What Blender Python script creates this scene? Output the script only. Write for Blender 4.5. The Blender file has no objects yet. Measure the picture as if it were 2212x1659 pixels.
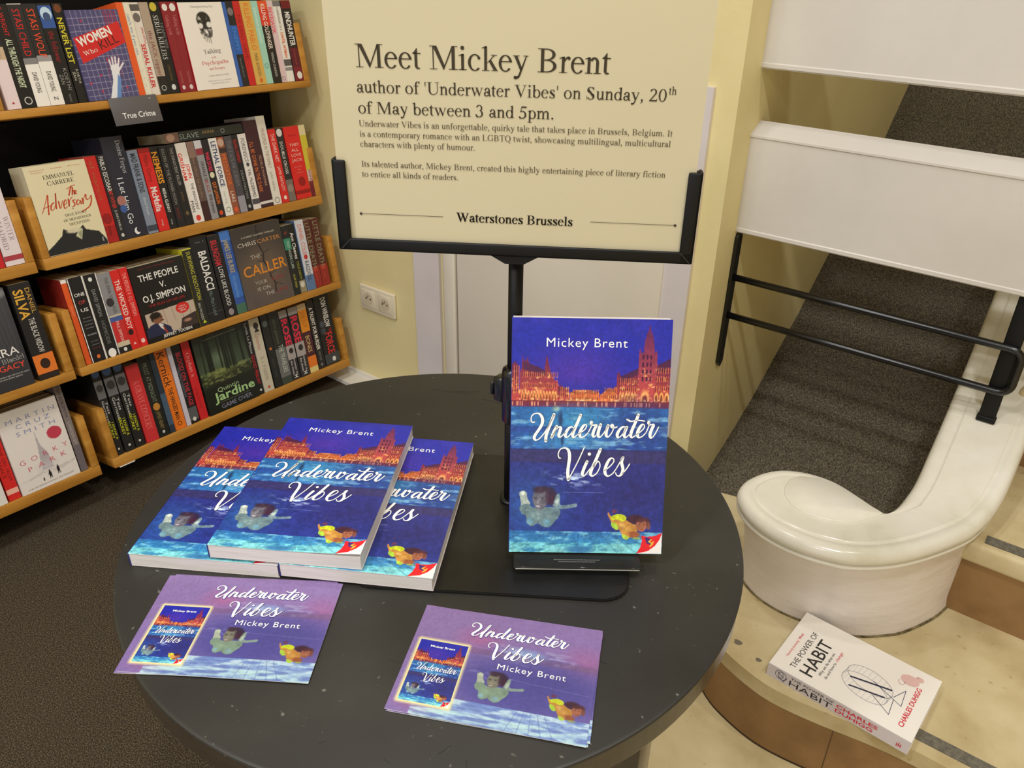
import bpy, bmesh, math, random
import numpy as np
from mathutils import Matrix, Vector
from mathutils.geometry import tessellate_polygon

S = bpy.context.scene
COL = S.collection
PI = math.pi
random.seed(4)

# ------------------------------------------------------------------ camera, world, lights, exposure
# World: x runs right along the wall with the socket, y into the room, z up from the carpet.
cam = bpy.data.cameras.new('camera')
cam_o = bpy.data.objects.new('camera', cam)
COL.objects.link(cam_o)
S.camera = cam_o
cam.sensor_width = 36.0
cam.lens = 36.0 * 1737.73 / 2212.0
cam.clip_start = 0.02
CR = ((0.78838997, 0.61501322, 0.01414223), (-0.31204679, 0.37999194, 0.87076568), (-0.53015847, 0.69091597, -0.49149479))
cam_o.matrix_world = Matrix(((CR[0][0], CR[1][0], -CR[2][0], 0.0), (CR[0][1], CR[1][1], -CR[2][1], 0.0),
                             (CR[0][2], CR[1][2], -CR[2][2], 1.28771), (0, 0, 0, 1)))

world = bpy.data.worlds.new('world')
S.world = world
world.use_nodes = True
world.node_tree.nodes['Background'].inputs[0].default_value = (0.96, 1.0, 1.06, 1)
world.node_tree.nodes['Background'].inputs[1].default_value = 0.80

S.view_settings.view_transform = 'Standard'
S.view_settings.look = 'None'
S.view_settings.gamma = 1.0
S.view_settings.exposure = -0.15
S.view_settings.use_curve_mapping = False


def lamp(name, loc, power, size, color=(1.0, 1.0, 1.0), spot=None):
    l = bpy.data.lights.new(name, 'AREA')
    l.energy = power
    l.shape = 'DISK'
    l.size = size
    l.color = color
    o = bpy.data.objects.new(name, l)
    o.location = loc
    COL.objects.link(o)
    return o


# recessed ceiling lamps of the shop floor, then added fill lamps, all shining straight down
lamp('ceiling_and_fill_lamps', (0.40, 0.05, 2.95), 25, 0.14)
lamp('ceiling_and_fill_lamps', (-0.75, -0.55, 2.95), 22, 0.14)
lamp('ceiling_and_fill_lamps', (-0.9, 0.75, 2.95), 9, 0.14)
lamp('ceiling_and_fill_lamps', (0.75, 1.05, 2.95), 10, 0.14)
lamp('ceiling_and_fill_lamps', (0.5, -2.0, 2.95), 34, 0.5)  # wide fill added behind the camera to brighten upright surfaces
lamp('ceiling_and_fill_lamps', (-1.1, -2.1, 2.95), 34, 0.5)  # second added fill lamp, for the same upright surfaces

# ------------------------------------------------------------------ materials
def lin(c):
    return tuple((x / 12.92 if x <= 0.04045 else ((x + 0.055) / 1.055) ** 2.4) for x in c)


def rgb(c):
    return lin(tuple(x / 255.0 for x in c)) + (1.0,)


MATS = {}


def mat(c, rough=0.45, metal=0.0, spec=0.5, name=None):
    key = (tuple(c), rough, metal, spec)
    if key in MATS:
        return MATS[key]
    m = bpy.data.materials.new(name or 'paint')
    m.use_nodes = True
    b = m.node_tree.nodes['Principled BSDF']
    b.inputs['Base Color'].default_value = rgb(c)
    b.inputs['Roughness'].default_value = rough
    b.inputs['Metallic'].default_value = metal
    b.inputs['Specular IOR Level'].default_value = spec
    MATS[key] = m
    return m


def noise_mat(name, stops, scale=20.0, detail=6.0, rough=0.5, bump=0.0, bump_scale=None, stretch=(1, 1, 1), spec=0.4, rough_in=0.6, speck=None):
    """noise through a colour ramp, optional second fine noise as bump, optional specks"""
    m = bpy.data.materials.new(name)
    m.use_nodes = True
    nt = m.node_tree
    b = nt.nodes['Principled BSDF']
    b.inputs['Roughness'].default_value = rough
    b.inputs['Specular IOR Level'].default_value = spec
    tc = nt.nodes.new('ShaderNodeTexCoord')
    mp = nt.nodes.new('ShaderNodeMapping')
    mp.inputs['Scale'].default_value = stretch
    nt.links.new(tc.outputs['Object'], mp.inputs['Vector'])
    n = nt.nodes.new('ShaderNodeTexNoise')
    n.inputs['Scale'].default_value = scale
    n.inputs['Detail'].default_value = detail
    n.inputs['Roughness'].default_value = rough_in
    nt.links.new(mp.outputs[0], n.inputs['Vector'])
    r = nt.nodes.new('ShaderNodeValToRGB')
    el = r.color_ramp.elements
    while len(el) < len(stops):
        el.new(0.5)
    for e, (p, c) in zip(el, stops):
        e.position = p
        e.color = rgb(c)
    nt.links.new(n.outputs['Fac'], r.inputs['Fac'])
    out = r.outputs['Color']
    if speck:
        sc, lo, hi, colr = speck
        n3 = nt.nodes.new('ShaderNodeTexNoise')
        n3.inputs['Scale'].default_value = sc
        n3.inputs['Detail'].default_value = 3.0
        nt.links.new(mp.outputs[0], n3.inputs['Vector'])
        r3 = nt.nodes.new('ShaderNodeValToRGB')
        r3.color_ramp.elements[0].position = lo
        r3.color_ramp.elements[0].color = (0, 0, 0, 1)
        r3.color_ramp.elements[1].position = hi
        r3.color_ramp.elements[1].color = (1, 1, 1, 1)
        nt.links.new(n3.outputs['Fac'], r3.inputs['Fac'])
        mx = nt.nodes.new('ShaderNodeMix')
        mx.data_type = 'RGBA'
        nt.links.new(r3.outputs['Color'], mx.inputs[0])
        nt.links.new(out, mx.inputs[6])
        mx.inputs[7].default_value = rgb(colr)
        out = mx.outputs[2]
    nt.links.new(out, b.inputs['Base Color'])
    if bump:
        n2 = nt.nodes.new('ShaderNodeTexNoise')
        n2.inputs['Scale'].default_value = bump_scale or scale
        n2.inputs['Detail'].default_value = 5.0
        nt.links.new(mp.outputs[0], n2.inputs['Vector'])
        bp = nt.nodes.new('ShaderNodeBump')
        bp.inputs['Strength'].default_value = bump
        bp.inputs['Distance'].default_value = 0.004
        nt.links.new(n2.outputs['Fac'], bp.inputs['Height'])
        nt.links.new(bp.outputs[0], b.inputs['Normal'])
    return m


def art_mat():
    m = bpy.data.materials.new('printed_art')
    m.use_nodes = True
    nt = m.node_tree
    a = nt.nodes.new('ShaderNodeAttribute')
    a.attribute_name = 'print'
    b = nt.nodes['Principled BSDF']
    nt.links.new(a.outputs['Color'], b.inputs['Base Color'])
    b.inputs['Roughness'].default_value = 0.32
    return m


ART = art_mat()
CARPET = noise_mat('dark_carpet', [(0.30, (30, 26, 20)), (0.5, (66, 58, 47)), (0.66, (116, 102, 80))], scale=300, detail=4, rough=0.95, bump=0.45, bump_scale=480, spec=0.1, stretch=(1, 1.6, 1))
RAMPC = noise_mat('charcoal_carpet', [(0.32, (58, 53, 45)), (0.5, (94, 87, 74)), (0.66, (132, 122, 102))], scale=240, detail=4, rough=0.95, bump=0.6, bump_scale=300, spec=0.1, stretch=(1.5, 0.7, 1))
STONE = noise_mat('worn_beige_stone', [(0.30, (182, 162, 118)), (0.5, (204, 187, 145)), (0.7, (216, 201, 163))], scale=7, detail=9, rough=0.5, speck=(60, 0.66, 0.80, (160, 136, 92)))
RISER = noise_mat('shaded_brown_stone_riser', [(0.3, (122, 90, 54)), (0.6, (152, 117, 74))], scale=9, detail=6, rough=0.55, speck=(50, 0.68, 0.82, (140, 110, 72)))  # brown stone, its colour darkened to carry the nosing's shade
WALLY = noise_mat('cream_yellow_plaster', [(0.3, (222, 206, 150)), (0.7, (230, 215, 162))], scale=5, detail=6, rough=0.6, bump=0.12, bump_scale=60, spec=0.3)
WALLB = noise_mat('beige_plaster', [(0.3, (200, 182, 134)), (0.7, (212, 196, 150))], scale=4, detail=5, rough=0.7, spec=0.2)
WHITEP = noise_mat('white_gloss_board', [(0.3, (206, 200, 192)), (0.7, (214, 208, 200))], scale=6, detail=5, rough=0.35)
TRIMW = noise_mat('lilac_white_trim', [(0.3, (212, 203, 202)), (0.7, (220, 212, 210))], scale=6, detail=4, rough=0.5)
DOORM = noise_mat('offwhite_door', [(0.3, (220, 211, 194)), (0.7, (226, 217, 202))], scale=5, detail=5, rough=0.5)
PARAP = noise_mat('stained_white_gloss_paint', [(0.25, (206, 200, 176)), (0.42, (226, 221, 204)), (0.7, (238, 233, 222))], scale=7, detail=8, rough=0.22, bump=0.1, bump_scale=35, spec=0.55)
PARAB = noise_mat('scuffed_white_paint', [(0.25, (226, 216, 208)), (0.7, (242, 234, 228))], scale=9, detail=8, rough=0.4, bump=0.35, bump_scale=30, speck=(42, 0.72, 0.82, (190, 176, 158)), stretch=(0.6, 0.6, 2.2))
WOOD = noise_mat('golden_beech', [(0.3, (164, 110, 38)), (0.5, (184, 128, 50)), (0.7, (198, 144, 64))], scale=14, detail=6, rough=0.45, stretch=(3, 0.35, 3))
TABLEM = noise_mat('matt_black_laminate', [(0.3, (40, 39, 36)), (0.6, (49, 47, 43)), (0.75, (55, 53, 48))], scale=6, detail=8, rough=0.42, spec=0.35, speck=(150, 0.70, 0.76, (104, 100, 92)))
TABLEE = noise_mat('dark_table_edge', [(0.3, (48, 42, 34)), (0.7, (62, 54, 44))], scale=20, detail=5, rough=0.22, stretch=(1, 1, 6))
METAL = mat((11, 10, 9), 0.5, 0.0, 0.3, 'black_metal')
METALG = mat((16, 16, 17), 0.25, 0.0, 0.6, 'black_gloss_metal')
PLATE = noise_mat('black_powder_coat', [(0.3, (17, 16, 15)), (0.7, (25, 24, 22))], scale=50, detail=6, rough=0.4, spec=0.4)
BLACKB = mat((14, 12, 11), 0.8, 0, 0.2, 'black_panel')
PAGES = noise_mat('page_edges', [(0.35, (212, 205, 200)), (0.65, (226, 220, 216))], scale=8, detail=3, rough=0.8, stretch=(2, 2, 120), spec=0.1)
PAGESV = noise_mat('page_edges_upright', [(0.35, (178, 162, 128)), (0.65, (214, 200, 168))], scale=10, detail=3, rough=0.8, stretch=(60, 60, 2), spec=0.1)
PAPER = mat((236, 232, 226), 0.6, 0, 0.2, 'paper')
POSTERM = noise_mat('cream_poster_card', [(0.3, (197, 186, 154)), (0.7, (202, 191, 159))], scale=3, detail=3, rough=0.5, spec=0.3)


# ------------------------------------------------------------------ mesh builder
class MB:
    def __init__(self):
        self.v = []
        self.f = []
        self.mi = []
        self.mats = []
        self.smooth = []
        self.cols = None

    def m(self, material):
        if material not in self.mats:
            self.mats.append(material)
        return self.mats.index(material)

    def add(self, verts, faces, material, smooth=False):
        o = len(self.v)
        self.v.extend([tuple(map(float, p)) for p in verts])
        k = self.m(material)
        for f in faces:
            self.f.append(tuple(i + o for i in f))
            self.mi.append(k)
            self.smooth.append(smooth)
        return o

    def box(self, lo, hi, material, M=None):
        x0, y0, z0 = lo
        x1, y1, z1 = hi
        vs = [(x0, y0, z0), (x1, y0, z0), (x1, y1, z0), (x0, y1, z0), (x0, y0, z1), (x1, y0, z1), (x1, y1, z1), (x0, y1, z1)]
        if M is not None:
            vs = [tuple(M @ Vector(p)) for p in vs]
        self.add(vs, [(0, 3, 2, 1), (4, 5, 6, 7), (0, 1, 5, 4), (1, 2, 6, 5), (2, 3, 7, 6), (3, 0, 4, 7)], material)

    def bbox(self, lo, hi, material, r=0.002, M=None, seg=2):
        """box with rounded edges"""
        bm = bmesh.new()
        bmesh.ops.create_cube(bm, size=1.0)
        for v in bm.verts:
            v.co = Vector([lo[i] + (v.co[i] + 0.5) * (hi[i] - lo[i]) for i in range(3)])
        bmesh.ops.bevel(bm, geom=bm.edges[:], offset=r, segments=seg, affect='EDGES', profile=0.5)
        self.bm(bm, material, M, True)

    def bm(self, bm, material, M=None, smooth=False):
        bm.verts.index_update()
        vs = [(M @ v.co if M is not None else v.co.copy()) for v in bm.verts]
        fs = [[v.index for v in f.verts] for f in bm.faces]
        self.add([tuple(p) for p in vs], fs, material, smooth)
        bm.free()

    def prism(self, poly, z0, z1, material, M=None, side=None):
        n = len(poly)
        vs = [(p[0], p[1], z0) for p in poly] + [(p[0], p[1], z1) for p in poly]
        if M is not None:
            vs = [tuple(M @ Vector(p)) for p in vs]
        tris = tessellate_polygon([[Vector((p[0], p[1], 0)) for p in poly]])
        tt = []
        for t in tris:
            a, b, c = [poly[i] for i in t]
            cr = (b[0] - a[0]) * (c[1] - a[1]) - (b[1] - a[1]) * (c[0] - a[0])
            tt.append(tuple(t) if cr > 0 else tuple(reversed(t)))
        area = sum(poly[i][0] * poly[(i + 1) % n][1] - poly[(i + 1) % n][0] * poly[i][1] for i in range(n))
        o = self.add(vs, [tuple(i + n for i in t) for t in tt] + [tuple(reversed(t)) for t in tt], material)
        k = self.m(side or material)
        for i in range(n):
            j = (i + 1) % n
            q = (i, j, j + n, i + n) if area > 0 else (j, i, i + n, j + n)
            self.f.append(tuple(x + o for x in q))
            self.mi.append(k)
            self.smooth.append(False)

    def tube(self, pts, r, material, seg=12, caps=True, rs=None):
        pts = [Vector(p) for p in pts]
        n = len(pts)
        vs, fs = [], []
        up = Vector((0, 0, 1))
        prev = None
        for i, p in enumerate(pts):
            t = (pts[min(i + 1, n - 1)] - pts[max(i - 1, 0)]).normalized()
            if prev is None:
                a = t.cross(up)
                if a.length < 1e-3:
                    a = t.cross(Vector((1, 0, 0)))
                a.normalize()
            else:
                a = (prev - t * prev.dot(t)).normalized()
            prev = a
            b = t.cross(a)
            rr = rs[i] if rs else r
            for k in range(seg):
                an = 2 * PI * k / seg
                vs.append(p + a * (math.cos(an) * rr) + b * (math.sin(an) * rr))
        for i in range(n - 1):
            for k in range(seg):
                k2 = (k + 1) % seg
                fs.append((i * seg + k, (i + 1) * seg + k, (i + 1) * seg + k2, i * seg + k2))
        if caps:
            fs.append(tuple(range(seg)))
            fs.append(tuple(reversed(range((n - 1) * seg, n * seg))))
        self.add(vs, fs, material, True)

    def lathe(self, prof, center, material, seg=96):
        cx, cy = center
        vs, fs = [], []
        for r, z in prof:
            for k in range(seg):
                a = 2 * PI * k / seg
                vs.append((cx + r * math.cos(a), cy + r * math.sin(a), z))
        for i in range(len(prof) - 1):
            for k in range(seg):
                k2 = (k + 1) % seg
                fs.append((i * seg + k, i * seg + k2, (i + 1) * seg + k2, (i + 1) * seg + k))
        fs.append(tuple(reversed(range(seg))))
        fs.append(tuple(range((len(prof) - 1) * seg, len(prof) * seg)))
        self.add(vs, fs, material)

    def flat(self, V2, F, frame, material, eps=0.0003):
        """2-D faces laid on a plane frame=(origin, ex, ey)"""
        o, ex, ey = [np.array(q, float) for q in frame]
        nrm = np.cross(ex, ey)
        nrm /= np.linalg.norm(nrm)
        V2 = np.asarray(V2, float)
        P = o + V2[:, :1] * ex + V2[:, 1:2] * ey + nrm * eps
        self.add(P.tolist(), F, material)

    def build(self, name, parent=None, loc=None):
        me = bpy.data.meshes.new(name)
        me.from_pydata(self.v, [], self.f)
        for m_ in self.mats:
            me.materials.append(m_)
        me.polygons.foreach_set('material_index', self.mi)
        me.polygons.foreach_set('use_smooth', self.smooth)
        if self.cols is not None:
            at = me.color_attributes.new('print', 'FLOAT_COLOR', 'POINT')
            arr = np.ones((len(self.v), 4), np.float32)
            st, c = self.cols
            arr[st:st + len(c), :3] = c
            at.data.foreach_set('color', arr.ravel())
        me.update()
        o = bpy.data.objects.new(name, me)
        COL.objects.link(o)
        if parent is not None:
            o.parent = parent
        if loc is not None:
            o.location = loc
        return o


def tag(o, label=None, cat=None, group=None, kind=None):
    if label:
        o['label'] = label
    if cat:
        o['category'] = cat
    if group:
        o['group'] = group
    if kind:
        o['kind'] = kind
    return o


def empty(name, M, label, cat, group=None):
    o = bpy.data.objects.new(name, None)
    o.empty_display_size = 0.02
    COL.objects.link(o)
    o.matrix_world = M
    return tag(o, label, cat, group)


def copy_tree(root, M, label=None, group=None):
    r = root.copy()
    COL.objects.link(r)
    r.matrix_world = M
    if label:
        r['label'] = label
    if group:
        r['group'] = group
    for ch in list(root.children):
        c = ch.copy()
        COL.objects.link(c)
        c.parent = r
    return r
# ------------------------------------------------------------------ lettering
TCACHE = {}


def sans(s, bold=0.0, res=2, space=1.0):
    """Blender's built-in sans as flat faces; baseline at 0, returns verts, faces, x0, x1 (capital height = 1)"""
    key = (s, bold, res, space)
    if key in TCACHE:
        return TCACHE[key]
    c = bpy.data.curves.new('lettering', 'FONT')
    c.body = s
    c.fill_mode = 'FRONT'
    c.resolution_u = res
    c.offset = bold
    c.space_character = space
    o = bpy.data.objects.new('lettering', c)
    COL.objects.link(o)
    dg = bpy.context.evaluated_depsgraph_get()
    me = o.evaluated_get(dg).to_mesh()
    V = np.empty(len(me.vertices) * 3, np.float32)
    me.vertices.foreach_get('co', V)
    V = V.reshape(-1, 3)[:, :2] / 0.729
    F = [tuple(p.vertices) for p in me.polygons]
    o.evaluated_get(dg).to_mesh_clear()
    bpy.data.objects.remove(o)
    bpy.data.curves.remove(c)
    x0, x1 = (V[:, 0].min(), V[:, 0].max()) if len(V) else (0, 1)
    TCACHE[key] = (V, F, x0, x1)
    return TCACHE[key]


# a hand-built oldstyle serif: every glyph is a union of stems, serifs, bowls and diagonals (em = 1000)
def _rect(x0, x1, y0, y1):
    return [(x0, y0), (x1, y0), (x1, y1), (x0, y1)]


def _ring(cx, cy, rx, ry, tx, ty, a0, a1, n=None):
    n = n or max(6, int(abs(a1 - a0) / 14))
    out = []
    for i in range(n):
        a, b = [math.radians(a0 + (a1 - a0) * (i + k) / n) for k in (0, 1)]
        ca, sa, cb, sb = math.cos(a), math.sin(a), math.cos(b), math.sin(b)
        out.append([(cx + (rx - tx) * ca, cy + (ry - ty) * sa), (cx + rx * ca, cy + ry * sa), (cx + rx * cb, cy + ry * sb), (cx + (rx - tx) * cb, cy + (ry - ty) * sb)])
    return out


def _disc(cx, cy, r, n=12):
    return [(cx + r * math.cos(2 * PI * i / n), cy + r * math.sin(2 * PI * i / n)) for i in range(n)]


def _foot(a, b, y=0, h=20, s=None):
    return [_rect(a, b, y, y + h)]


def _cap(a, b, y, h=20):
    return [_rect(a, b, y - h, y)]


def _flag(x, y, w=84):
    return [[(x - 78, y - 52), (x, y - 42), (x + w, y - 60), (x + w, y + 8), (x + w - 12, y + 8), (x - 78, y - 34)]]


def _arch(x0, x1):
    cx = (x0 + x1) / 2.0
    return _ring(cx, 300, (x1 - x0) / 2.0, 158, 84, 52, 0, 155)


R, G_, FO, CA, FL_ = _rect, _ring, _foot, _cap, _flag
GL = {
    ' ': (250, []),
    'A': (722, [[(330, 674), (385, 674), (640, 20), (530, 20)], [(330, 640), (358, 674), (130, 20), (96, 20)], R(180, 520, 216, 246)] + FO(15, 215) + FO(455, 706)),
    'B': (667, [R(112, 208, 0, 662), R(208, 300, 634, 662), R(208, 310, 330, 358), R(208, 310, 0, 28)] + FO(17, 215) + CA(17, 215, 662) + G_(290, 500, 260, 162, 96, 28, -90, 90) + G_(300, 179, 290, 179, 100, 28, -90, 90)),
    'C': (667, G_(365, 331, 337, 345, 108, 30, 38, 322) + [R(600, 628, 460, 676), [(560, 560), (628, 470), (628, 520), (590, 610)]]),
    'D': (722, [R(112, 208, 0, 662), R(208, 340, 634, 662), R(208, 340, 0, 28)] + FO(17, 215) + CA(17, 215, 662) + G_(330, 331, 355, 331, 106, 28, -90, 90)),
    'E': (611, [R(112, 208, 0, 662), R(208, 560, 634, 662), R(208, 400, 330, 358), R(208, 590, 0, 28), R(545, 565, 520, 662), R(575, 597, 0, 170), R(395, 415, 260, 430)] + FO(17, 215) + CA(17, 215, 662)),
    'F': (556, [R(112, 208, 0, 662), R(208, 530, 634, 662), R(208, 400, 330, 358), R(525, 546, 510, 662), R(395, 415, 260, 430)] + FO(17, 300) + CA(17, 215, 662)),
    'G': (722, G_(370, 331, 338, 345, 108, 30, 40, 325) + [R(530, 626, 55, 310), R(600, 626, 470, 676)] + CA(440, 705, 322)),
    'H': (722, [R(112, 206, 0, 662), R(515, 609, 0, 662), R(206, 515, 325, 355)] + FO(19, 300) + FO(421, 702) + CA(19, 300, 662) + CA(421, 702, 662)),
    'I': (333, [R(119, 214, 0, 662)] + FO(18, 315) + CA(18, 315, 662)),
    'K': (722, [R(112, 208, 0, 662), [(208, 320), (240, 320), (560, 640), (520, 640)], [(270, 380), (340, 440), (660, 20), (540, 20)]] + FO(30, 300) + CA(30, 300, 662) + FO(450, 715) + CA(440, 670, 662)),
    'L': (611, [R(112, 208, 0, 662), R(208, 580, 0, 28), R(565, 590, 0, 180)] + FO(12, 215) + CA(12, 300, 662)),
    'M': (889, [R(108, 138, 0, 662), [(110, 662), (232, 662), (475, 110), (432, 0)], [(418, 0), (452, 0), (745, 662), (700, 662)], R(692, 788, 0, 662)] + FO(14, 245) + FO(600, 873) + CA(14, 200, 662) + CA(720, 873, 662)),
    'N': (722, [R(108, 138, 0, 662), R(575, 605, 0, 662), [(108, 662), (218, 662), (605, 0), (575, -11)]] + FO(14, 240) + CA(14, 160, 662) + CA(480, 707, 662)),
    'O': (722, G_(361, 331, 328, 345, 106, 30, 0, 360)),
    'P': (556, [R(108, 204, 0, 662), R(204, 290, 634, 662), R(204, 290, 290, 318)] + FO(16, 295) + CA(16, 215, 662) + G_(280, 476, 262, 186, 98, 28, -90, 90)),
    'Q': (722, G_(361, 331, 328, 345, 106, 30, 0, 360) + [[(330, 20), (420, -10), (560, -130), (690, -150), (690, -170), (520, -176)]]),
    'R': (667, [R(108, 204, 0, 662), R(204, 290, 634, 662), R(204, 300, 305, 333), [(270, 310), (370, 320), (590, 20), (480, 20)]] + FO(17, 295) + CA(17, 215, 662) + FO(440, 659) + G_(280, 484, 262, 178, 98, 28, -90, 90)),
    'S': (556, G_(270, 498, 200, 178, 84, 34, 25, 225) + G_(275, 170, 212, 184, 90, 34, -155, 48) + [[(96, 470), (180, 540), (440, 250), (400, 110)], R(420, 444, 470, 676), R(46, 70, -14, 200)]),
    'T': (611, [R(258, 354, 0, 662), R(17, 593, 634, 662), R(17, 40, 500, 662), R(570, 593, 500, 662)] + FO(160, 452)),
    'U': (722, [R(108, 204, 200, 662), R(588, 620, 200, 662)] + CA(14, 310, 662) + CA(473, 705, 662) + G_(364, 210, 256, 224, 96, 36, 180, 300) + G_(364, 210, 256, 224, 34, 36, 300, 360)),
    'V': (722, [[(80, 645), (190, 645), (415, 130), (362, -11)], [(350, -11), (378, -11), (628, 645), (590, 645)]] + CA(16, 300, 662) + CA(480, 697, 662)),
    'W': (944, [[(65, 645), (175, 645), (345, 150), (300, -11)], [(290, -11), (316, -11), (490, 500), (460, 500)], [(390, 645), (500, 645), (680, 150), (630, -11)], [(622, -11), (648, -11), (868, 645), (832, 645)]] + CA(5, 280, 662) + CA(340, 590, 662) + CA(740, 932, 662)),
    'Y': (722, [R(313, 409, 0, 300), [(85, 645), (200, 645), (409, 290), (313, 290)], [(340, 290), (380, 270), (640, 645), (600, 645)]] + FO(215, 505) + CA(22, 290, 662) + CA(500, 703, 662)),
    'Z': (611, [R(30, 570, 634, 662), R(30, 590, 0, 28), [(430, 640), (560, 640), (160, 20), (20, 20)], R(30, 55, 520, 662), R(570, 595, 0, 150)]),
    'a': (444, G_(225, 315, 147, 145, 82, 36, 0, 155) + [R(290, 372, 60, 320), _disc(112, 345, 46), [(290, 62), (372, 70), (398, 42), (440, 60), (440, 38), (396, -8), (340, -8)]] + G_(178, 120, 142, 130, 82, 40, 20, 300) + [[(200, 235), (290, 285), (290, 245), (220, 205)], [(190, -10), (240, 0), (300, 60), (290, 90), (200, 36)]]),
    'b': (500, [R(75, 159, 20, 683)] + FL_(75, 675) + G_(268, 220, 204, 232, 86, 30, -150, 160)),
    'c': (444, G_(236, 222, 210, 238, 84, 30, 48, 318) + [_disc(362, 352, 44)]),
    'd': (500, G_(228, 220, 202, 232, 86, 30, 20, 340) + [R(340, 424, 20, 683)] + FL_(340, 675) + [[(340, 0), (360, -8), (491, 40), (491, 56), (424, 60)]]),
    'e': (444, G_(228, 222, 204, 238, 82, 30, 10, 322) + [R(60, 426, 255, 284)]),
    'f': (333, [R(103, 187, 0, 550), R(20, 310, 420, 450)] + FO(20, 285) + G_(258, 545, 155, 138, 84, 34, 55, 180) + [_disc(334, 626, 44)]),
    'g': (500, G_(232, 300, 172, 160, 76, 28, 0, 360) + [[(330, 400), (350, 435), (475, 435), (475, 395)]] + G_(240, -98, 214, 120, 56, 40, 0, 360) + [[(140, 160), (190, 170), (140, 80), (90, 95)], [(85, 70), (140, 100), (360, 22), (430, -70), (380, -80), (330, -28), (140, -4)]]),
    'h': (500, [R(80, 164, 0, 683)] + FL_(80, 675) + FO(10, 235) + [R(336, 420, 0, 310)] + FO(266, 490) + _arch(140, 420)),
    'i': (278, [R(97, 181, 0, 450)] + FL_(97, 448) + FO(15, 262) + [_disc(136, 622, 58)]),
    'j': (278, [R(97, 181, -100, 450), _disc(136, 622, 58)] + FL_(97, 448) + G_(80, -100, 101, 118, 84, 34, -120, 0)),
    'k': (500, [R(82, 166, 0, 683), [(160, 215), (190, 225), (405, 432), (365, 432)], [(215, 275), (285, 320), (480, 20), (370, 20)]] + FL_(82, 675) + FO(10, 240) + FO(300, 500) + CA(285, 470, 450)),
    'l': (278, [R(97, 181, 0, 683)] + FL_(97, 675) + FO(15, 262)),
    'm': (778, [R(80, 164, 0, 450), R(340, 424, 0, 310), R(600, 684, 0, 310)] + FL_(80, 448) + FO(10, 235) + FO(270, 492) + FO(530, 756) + _arch(144, 424) + _arch(404, 684)),
    'n': (500, [R(80, 164, 0, 450), R(336, 420, 0, 310)] + FL_(80, 448) + FO(10, 235) + FO(266, 490) + _arch(140, 420)),
    'o': (500, G_(250, 222, 221, 238, 84, 30, 0, 360)),
    'p': (500, [R(80, 164, -217, 450)] + FL_(80, 448) + FO(5, 247, -217) + G_(266, 222, 206, 236, 86, 30, -160, 150)),
    'q': (500, [R(336, 420, -217, 450)] + FO(258, 498, -217) + G_(232, 222, 206, 236, 86, 30, 20, 340)),
    'r': (333, [R(80, 164, 0, 450), _disc(292, 408, 46), [(160, 310), (172, 318), (240, 405), (300, 415), (318, 448), (280, 462), (232, 452), (160, 385)]] + FL_(80, 448) + FO(5, 248)),
    's': (389, G_(190, 338, 140, 122, 62, 30, 20, 230) + G_(198, 120, 152, 130, 66, 30, -160, 50) + [[(66, 300), (128, 372), (330, 190), (300, 78), (130, 216)], R(310, 328, 310, 455), R(46, 64, -8, 140)]),
    't': (278, [R(75, 159, 90, 450), R(14, 268, 420, 450), [(14, 432), (75, 432), (159, 450), (159, 580), (140, 580), (75, 492)]] + G_(178, 100, 103, 110, 84, 38, 180, 310)),
    'u': (500, [R(76, 160, 140, 440), R(336, 420, 20, 440), [(336, 0), (360, -8), (490, 38), (490, 54), (420, 60)]] + CA(8, 160, 450) + CA(260, 420, 450) + G_(222, 148, 146, 158, 84, 52, 180, 335)),
    'v': (500, [[(56, 432), (148, 432), (292, 100), (250, -14)], [(236, -14), (262, -14), (440, 432), (404, 432)]] + CA(8, 210, 450) + CA(335, 485, 450)),
    'w': (722, [[(58, 432), (145, 432), (258, 110), (220, -14)], [(212, -14), (236, -14), (378, 380), (350, 380)], [(300, 432), (388, 432), (520, 110), (478, -14)], [(470, -14), (494, -14), (655, 432), (622, 432)]] + CA(8, 200, 450) + CA(255, 440, 450) + CA(560, 712, 450)),
    'x': (500, [[(50, 432), (155, 432), (460, 18), (350, 18)], [(60, 18), (100, 18), (420, 432), (380, 432)]] + CA(15, 205, 450) + CA(320, 480, 450) + FO(12, 170) + FO(275, 490)),
    'y': (500, [[(56, 432), (150, 432), (300, 90), (250, 0)], [(404, 432), (438, 432), (240, -120), (180, -200), (150, -175)], _disc(86, -168, 48), [(86, -216), (130, -216), (215, -140), (200, -110), (100, -140)]] + CA(8, 215, 450) + CA(330, 482, 450)),
    'z': (444, [R(30, 410, 420, 450), R(20, 420, 0, 30), [(290, 430), (410, 430), (140, 20), (20, 20)], R(30, 50, 330, 450), R(400, 420, 0, 120)]),
    ',': (250, [_disc(120, 46, 52), [(80, 20), (170, 50), (176, -20), (120, -110), (60, -140), (55, -125), (120, -40)]]),
    '.': (250, [_disc(120, 46, 54)]),
    "'": (180, [[(62, 676), (118, 676), (104, 430), (76, 430)]]),
    '&': (778, G_(300, 520, 130, 150, 60, 28, 0, 360) + G_(260, 160, 210, 170, 90, 36, 60, 360) + [[(210, 440), (310, 440), (640, 20), (520, 20)]]),
    '0': (500, G_(250, 331, 218, 345, 88, 30, 0, 360)),
    '2': (500, G_(232, 490, 190, 186, 88, 40, -28, 165) + [[(330, 420), (412, 420), (130, 75), (40, 40)], R(34, 450, 0, 72), [(450, 0), (475, 140), (450, 140), (415, 60)]]),
    '3': (500, G_(215, 500, 176, 176, 80, 36, -70, 165) + G_(205, 190, 226, 204, 92, 36, -165, 80) + [_disc(82, 26, 42)]),
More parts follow.
